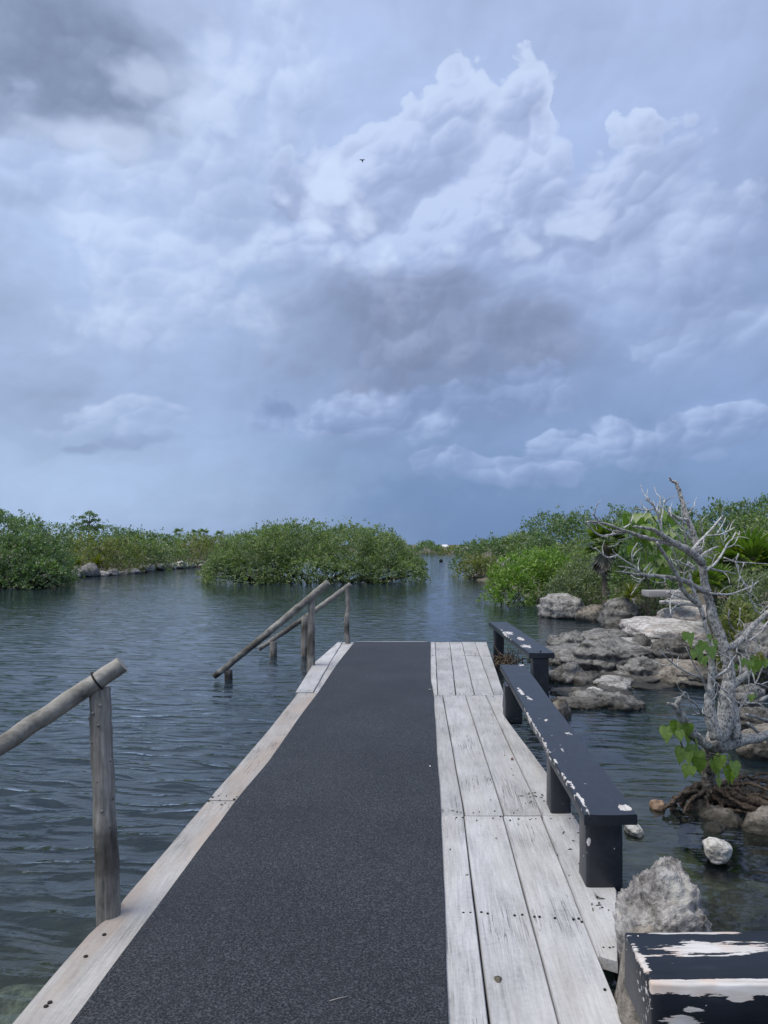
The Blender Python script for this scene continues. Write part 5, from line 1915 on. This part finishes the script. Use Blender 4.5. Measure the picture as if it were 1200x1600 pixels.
# upper crown, left
branch([A(790, 600), A(710, 525), A(600, 468), A(530, 422), A(480, 388), A(410, 376), A(362, 370)], [8, 7.2, 5.8, 4.6, 3.4, 2.4, 1.4], 0.0, -0.5, n=10)
branch([A(600, 480), A(500, 456), A(420, 436), A(330, 406), A(250, 376), A(150, 347), A(72, 340)], [4.2, 4, 3.6, 3.0, 2.4, 2.0, 1.0], -0.15, -0.7)
TW = [
    ([A(150, 347), A(125, 315), A(103, 292)], 1.8, -.6, -.7), ([A(72, 340), A(110, 352), A(150, 352)], 1.4, -.7, -.6), ([A(315, 408), A(230, 420), A(145, 425), A(75, 360), A(60, 338)], 1.9, -.4, -.8),
    ([A(325, 405), A(240, 400), A(180, 378), A(140, 352)], 1.7, -.4, -.7), ([A(355, 430), A(310, 448), A(262, 455)], 1.6, -.4, -.5), ([A(540, 415), A(522, 330), A(490, 250), A(470, 222), A(432, 200)], 2.3, -.2, -.3),
    ([A(535, 405), A(532, 330), A(545, 270), A(552, 195)], 2.0, -.2, -.1), ([A(525, 300), A(528, 245), A(527, 182)], 1.7, -.2, -.2), ([A(480, 240), A(460, 215), A(458, 190)], 1.6, -.3, -.3),
    ([A(482, 262), A(430, 268), A(375, 258)], 1.7, -.25, -.35), ([A(300, 380), A(340, 350), A(358, 300)], 1.5, -.4, -.3), ([A(655, 470), A(640, 430), A(590, 378)], 1.5, -.1, -.2),
    ([A(680, 490), A(683, 430), A(668, 345), A(660, 250)], 2.3, -.05, -.1), ([A(720, 452), A(660, 375), A(590, 305), A(575, 290)], 2.0, 0, -.2), ([A(700, 330), A(640, 320), A(600, 295), A(585, 275)], 3.6, .1, 0),
    ([A(586, 290), A(584, 250)], 2.2, 0, 0), ([A(703, 292), A(722, 268), A(742, 242)], 1.9, .1, .1), ([A(720, 525), A(770, 470), A(810, 425), A(865, 368), A(915, 302)], 3.4, 0, .3),
    ([A(820, 428), A(900, 420), A(950, 400), A(992, 376)], 1.8, .1, .3), ([A(882, 415), A(910, 370), A(936, 312)], 1.6, .2, .3), ([A(790, 425), A(782, 340), A(745, 278)], 1.7, .05, 0),
    ([A(805, 430), A(795, 480), A(790, 530)], 1.6, .05, 0), ([A(812, 645), A(870, 602), A(918, 535), A(940, 490), A(975, 450), A(1000, 408)], 2.9, 0, .4), ([A(938, 505), A(985, 485), A(1010, 440), A(1022, 400)], 1.6, .25, .4),
    ([A(848, 612), A(860, 580), A(872, 542)], 1.5, .1, .1), ([A(925, 490), A(905, 430)], 1.2, .2, .2), ([A(925, 465), A(940, 448), A(956, 425)], 1.2, .25, .3), ([A(768, 565), A(830, 520), A(890, 495)], 2.6, 0, .2),
    ([A(800, 625), A(860, 640), A(940, 655), A(1000, 668)], 3.0, 0, .3), ([A(752, 640), A(680, 606), A(600, 578)], 2.1, 0, -.4), ([A(700, 590), A(735, 620), A(725, 660)], 1.6, 0, -.1), ([A(650, 650), A(620, 560), A(600, 500)], 1.9, -.2, -.4),
    ([A(675, 690), A(680, 630), A(712, 575)], 1.6, -.1, -.1), ([A(860, 580), A(830, 560), A(800, 545)], 1.3, 0, 0),
    ([A(400, 662), A(340, 632), A(268, 620)], 1.8, -.4, -.6), ([A(430, 690), A(395, 720), A(370, 760), A(340, 802)], 1.6, -.4, -.4), ([A(425, 645), A(468, 596)], 1.7, -.4, -.3), ([A(452, 668), A(480, 630)], 1.4, -.4, -.3),
    ([A(398, 655), A(345, 610), A(250, 546), A(228, 514)], 1.7, -.5, -.7), ([A(258, 552), A(190, 562), A(118, 503)], 1.5, -.65, -.8), ([A(352, 600), A(352, 530), A(385, 470)], 1.5, -.5, -.5),
    ([A(550, 690), A(558, 712), A(548, 725)], 1.2, -.3, -.3), ([A(925, 565), A(1000, 592), A(1100, 598), A(1210, 606)], 1.8, .3, .5), ([A(1015, 540), A(1000, 600), A(1022, 680), A(1010, 772)], 1.4, .3, .3),
    ([A(1050, 598), A(1022, 680)], 1.3, .4, .3), ([A(1022, 682), A(1060, 732), A(1082, 805)], 1.4, .3, .4), ([A(1104, 700), A(1100, 740), A(1080, 790)], 1.3, .3, .3),
    ([B(600, 180), B(750, 192), B(850, 178), B(1000, 120), B(1100, 55)], 2.4, .0, .4), ([B(650, 180), B(658, 140)], 1.6, .1, .1), ([B(1000, 190), B(1040, 110), B(1035, 40)], 1.5, .3, .3),
    ([B(560, 1205), B(525, 1090), B(482, 1012), B(425, 912), B(345, 738)], 1.9, -.1, -.35), ([B(505, 1062), B(350, 1000), B(200, 902), B(72, 783)], 1.9, -.15, -.6), ([B(200, 890), B(202, 822), B(145, 748)], 1.3, -.45, -.5),
    ([B(640, 1062), B(780, 962), B(822, 880), B(872, 818)], 2.1, -.1, .1), ([B(830, 865), B(740, 830), B(615, 745)], 1.5, .1, -.1), ([B(872, 800), B(882, 722), B(925, 703), B(1005, 745)], 1.5, .1, .3),
    ([B(870, 788), B(990, 842), B(1085, 858)], 1.5, .1, .3), ([B(975, 580), B(972, 720), B(978, 860), B(1002, 1050), B(992, 1200), B(970, 1330)], 1.9, .2, .2), ([B(1040, 1005), B(1062, 1100), B(1082, 1210)], 1.7, .25, .2),
    ([B(1260, 420), B(1180, 500), B(1130, 580), B(1050, 642), B(940, 695)], 1.8, .3, .2), ([B(800, 350), B(788, 450), B(810, 520), B(870, 575), B(970, 600), B(1110, 578)], 1.7, .2, .3),
    ([B(905, 0), B(970, 120), B(1020, 232), B(1075, 345), B(1112, 390), B(1170, 340), B(1230, 270)], 1.7, .3, .4), ([B(908, 20), B(892, 90), B(882, 172)], 1.3, .3, .3), ([B(1040, 285), B(1110, 305), B(1210, 330)], 1.3, .35, .4),
    ([B(1220, 880), B(1140, 962), B(1082, 1100), B(990, 1202), B(945, 1320)], 1.9, .3, .1), ([B(1080, 1120), B(1150, 1135), B(1220, 1170)], 1.6, .3, .4), ([B(890, 830), B(915, 940), B(890, 1050), B(800, 1120)], 1.5, .1, .05),
    ([B(600, 1052), B(700, 1152), B(800, 1232), B(900, 1335)], 1.8, -.15, -.1), ([B(660, 1045), B(665, 950), B(670, 890)], 1.6, -.1, -.05), ([B(910, 330), B(905, 440), B(880, 530)], 1.2, .3, .3),
    ([B(1030, 620), B(1080, 690), B(1110, 750)], 1.4, .3, .3), ([B(560, 760), B(590, 830), B(540, 770)], 1.2, -.1, -.15), ([B(660, 1180), B(690, 1260), B(705, 1340)], 1.5, -.12, -.1),
    ([B(190, 420), B(182, 280), B(215, 190), B(280, 130)], 1.3, -.6, -.5), ([B(90, 270), B(260, 290), B(440, 300)], 2.4, -.5, -.1), ([B(150, 170), B(260, 210), B(360, 245)], 1.8, -.5, -.2),
    ([C(660, 370), C(575, 328), C(548, 270), C(470, 200), C(385, 143)], 2.2, -.15, -.4), ([C(560, 338), C(525, 325), C(488, 280), C(452, 170), C(432, 132), C(402, 132)], 1.9, -.2, -.4), ([C(530, 340), C(490, 338)], 1.2, -.2, -.25),
    ([C(900, 300), C(960, 250), C(1010, 150), C(1080, 40)], 1.6, .1, .3), ([C(680, 20), C(790, 110), C(910, 230)], 1.7, -.15, .1), ([C(1000, 230), C(1100, 232), C(1210, 235)], 1.9, .1, .3),
    ([C(880, 310), C(930, 290), C(1000, 190)], 1.4, .0, .2), ([C(720, 60), C(740, 150), C(760, 250)], 1.6, -.12, -.1),
]
for i, (pts, r, a, b_) in enumerate(TW):
    branch(pts, (r, r * 0.5), a, b_, 'twig', 'twig' if i % 4 else 'bark', n=6, jit=0.004, m=3)
# spare fine twigs off the others
for i, (pts, r, a, b_) in enumerate(TW):
    if len(pts) < 3:
        continue
    for k in range(1 + i % 2):
        j = 1 + _tr.randint(len(pts) - 1)
        f_ = _tr.rand()
        x0, y0 = [pts[j - 1][d] * (1 - f_) + pts[j][d] * f_ for d in (0, 1)]
        vx, vy = pts[j][0] - pts[j - 1][0], pts[j][1] - pts[j - 1][1]
        ang = atan2(vy, vx) + (0.5 + 0.5 * _tr.rand()) * (1 if _tr.rand() < 0.5 else -1)
        ln = 8 + 22 * _tr.rand()
        yy = a + (b_ - a) * (j - 1 + f_) / (len(pts) - 1)
        branch([(x0, y0), (x0 + cos(ang) * ln * .5, y0 + sin(ang) * ln * .5 - 1), (x0 + cos(ang + .25) * ln, y0 + sin(ang + .25) * ln - 3)], (min(1.1, r * 0.6), 0.4), yy, yy + 0.15 * _tr.randn(), 'twig', 'twig', n=5, jit=0.004, m=3)
# long horizontal limb and the dark dead stick
branch([A(800, 775), A(740, 745), A(690, 716), A(600, 690), A(500, 680), A(430, 675), A(350, 664), A(268, 655)], [5.5, 5, 4.6, 4.0, 3.6, 3.2, 2.2, 1.0], .05, -.6, n=9)
branch([B(445, 272), B(375, 215), B(290, 110), A(650, 710), A(590, 600), A(540, 530), A(504, 468)], [4.5, 4.3, 4, 3.6, 3.4, 3.0, 2.4], -.1, -.4, n=8)
branch([C(520, 545), C(440, 430), C(370, 325), C(345, 270), C(368, 178)], [8, 8.5, 8, 7, 3.5], -.15, -.3, n=10, rough=0.1)
branch([C(345, 290), C(300, 250), C(258, 228)], (4.5, 2), -.25, -.35, n=8)
# roots
RT = [([C(640, 1090), C(560, 1150), C(470, 1215), C(440, 1290), C(500, 1345)], [9, 8, 7.5, 7, 4]), ([C(600, 1060), C(480, 1090), C(370, 1125), C(312, 1190), C(330, 1262), C(420, 1330), C(500, 1400)], [10, 8, 7, 7, 6.5, 6, 4]),
      ([C(560, 1180), C(545, 1240), C(562, 1310), C(550, 1390), C(560, 1460)], [8, 7.5, 7, 6, 4]), ([C(640, 1120), C(600, 1170), C(520, 1230), C(480, 1290), C(500, 1340)], [7, 6.5, 6, 5, 4]),
      ([C(700, 1040), C(850, 1080), C(1000, 1120), C(1220, 1190)], [13, 11.5, 11, 11]), ([C(680, 1120), C(800, 1160), C(950, 1200), C(1220, 1260)], [13, 10, 9, 9]), ([C(700, 1080), C(900, 1060), C(1050, 1040), C(1220, 1010)], [8, 7, 6, 5]),
      ([C(560, 1000), C(480, 1030), C(420, 1080), C(300, 1180), C(220, 1230)], [8, 7, 6.5, 5.5, 3]), ([C(760, 1000), C(900, 950), C(1000, 920), C(1180, 950)], [6, 5, 4.5, 4]), ([C(420, 1130), C(380, 1250), C(460, 1400), C(540, 1480)], [6, 6, 5, 4]),
      ([C(700, 1180), C(690, 1300), C(600, 1400)], [7, 5, 3]), ([C(800, 1150), C(960, 1260), C(960, 1400)], [7, 6, 4])]
for i, (pts, r) in enumerate(RT):
    r = [x_ * 0.8 for x_ in r]
    branch(pts, r, -0.05, -0.28 if i not in (6, 8) else 0.2, 'root', 'root', n=10, jit=0.012, rough=0.16)
# thinner side roots running over the thick ones
for i, pts in enumerate(([C(610, 1040), C(520, 1100), C(450, 1170), C(420, 1260)], [C(640, 1060), C(620, 1140), C(640, 1230), C(620, 1330)], [C(700, 1030), C(800, 1100), C(900, 1150), C(1010, 1230)],
                         [C(740, 1040), C(880, 1030), C(980, 1080), C(1120, 1100), C(1220, 1130)], [C(690, 1090), C(760, 1190), C(850, 1240), C(1000, 1250), C(1220, 1300)], [C(580, 1070), C(440, 1060), C(340, 1110), C(270, 1210)],
                         [C(800, 1080), C(900, 1130), C(1060, 1190), C(1220, 1220)], [C(850, 1000), C(960, 990), C(1060, 1000), C(1220, 1060)])):
    branch(pts, (4.2, 2.2), -0.10, -0.30, 'root', 'root', n=7, jit=0.012, rough=0.14)
rb = MB()
for k in range(46):
    x, y = 980 + _tr.rand() * 240, 930 + _tr.rand() * 170
    p0 = P(*C(x, y), YT - 0.05 + 0.3 * _tr.rand())
    d = np.array([_tr.randn() * 0.09, _tr.randn() * 0.05, _tr.randn() * 0.025])
    rb.tube([p0, p0 + d * .5 + [0, 0, .015], p0 + d], [0.004, 0.0045, 0.002], 4, False)
rb.build('root_litter', M['root'], tree, kind='stuff')
# leaves still on the tree: centre px, size px, roll
LV = [(C(250, 470), 26, 0), (C(300, 420), 24, 1), (C(340, 440), 27, 2), (C(370, 500), 16, 0), (C(450, 440), 20, 1), (C(470, 520), 18, 2), (C(520, 600), 28, 0), (C(540, 700), 28, 1), (C(400, 670), 26, 2), (C(470, 700), 24, 0),
      (C(555, 770), 25, 1), (C(450, 830), 20, 2), (C(500, 840), 16, 0), (C(480, 640), 20, 1), (C(700, 780), 22, 2), (C(760, 740), 26, 0), (C(830, 750), 24, 1), (C(800, 850), 26, 2), (C(880, 800), 24, 0), (C(870, 870), 22, 1), (C(740, 880), 18, 2),
      (C(730, 950), 14, 0), (B(350, 600), 15, 1), (B(400, 620), 22, 2), (B(470, 740), 20, 0), (B(530, 700), 18, 1), (B(540, 850), 16, 2), (B(600, 760), 20, 0), (B(440, 780), 16, 1), (B(500, 820), 18, 0), (B(640, 680), 14, 2), (B(580, 620), 12, 1),
      (B(1060, 850), 18, 2), (B(1100, 900), 20, 0), (B(1010, 900), 16, 1), (B(930, 870), 14, 2), (B(1040, 960), 16, 0), (B(1060, 1220), 14, 1), (B(1030, 1250), 12, 2), (B(860, 930), 12, 1), (B(1150, 880), 16, 2)]
for i, (pp, s, k) in enumerate(LV):
    Yl = YT + (-0.22 if pp[1] > 1100 or pp[0] < 1125 else 0.15) + _tr.randn() * 0.05
    pos = P(pp[0], pp[1] - s * 0.15, Yl)
    a = _tr.rand() * 2 * pi
    put_leaf(tree, pos, (cos(a) * 0.35, -0.25 + 0.2 * sin(a), -0.9), s * YT / F * 1.02, k, 'big_leaf', roll=_tr.randn() * 0.35)
for i, (pp, s) in enumerate(((B(1110, 790), 16), (B(1090, 800), 12), (B(1125, 830), 12), (B(375, 125), 9), (B(370, 140), 8))):
    put_leaf(tree, P(pp[0], pp[1], YT + (0.2 if i < 3 else -.2)), (0.3 * (-1) ** i, -0.4, -0.8), s * YT / F, i, 'yellow_leaf', roll=i, label='yellowing leaf')
# leaf stalks of the two low clusters
ls = MB()
for pts in ([C(600, 640), C(470, 560), C(380, 440)], [C(600, 700), C(540, 640), C(500, 560)], [C(400, 650), C(380, 590), C(360, 500)], [C(640, 700), C(720, 720), C(800, 740)], [C(640, 760), C(560, 740), C(480, 700)]):
    p = np.array([P(x, y, YT - 0.15) for x, y in pts])
    q, r = catmull(p, [0.006, 0.005, 0.003], 4)
    ls.tube(q, r, 5, False)
ls.build('leaf_stalk', M['stem'], tree)
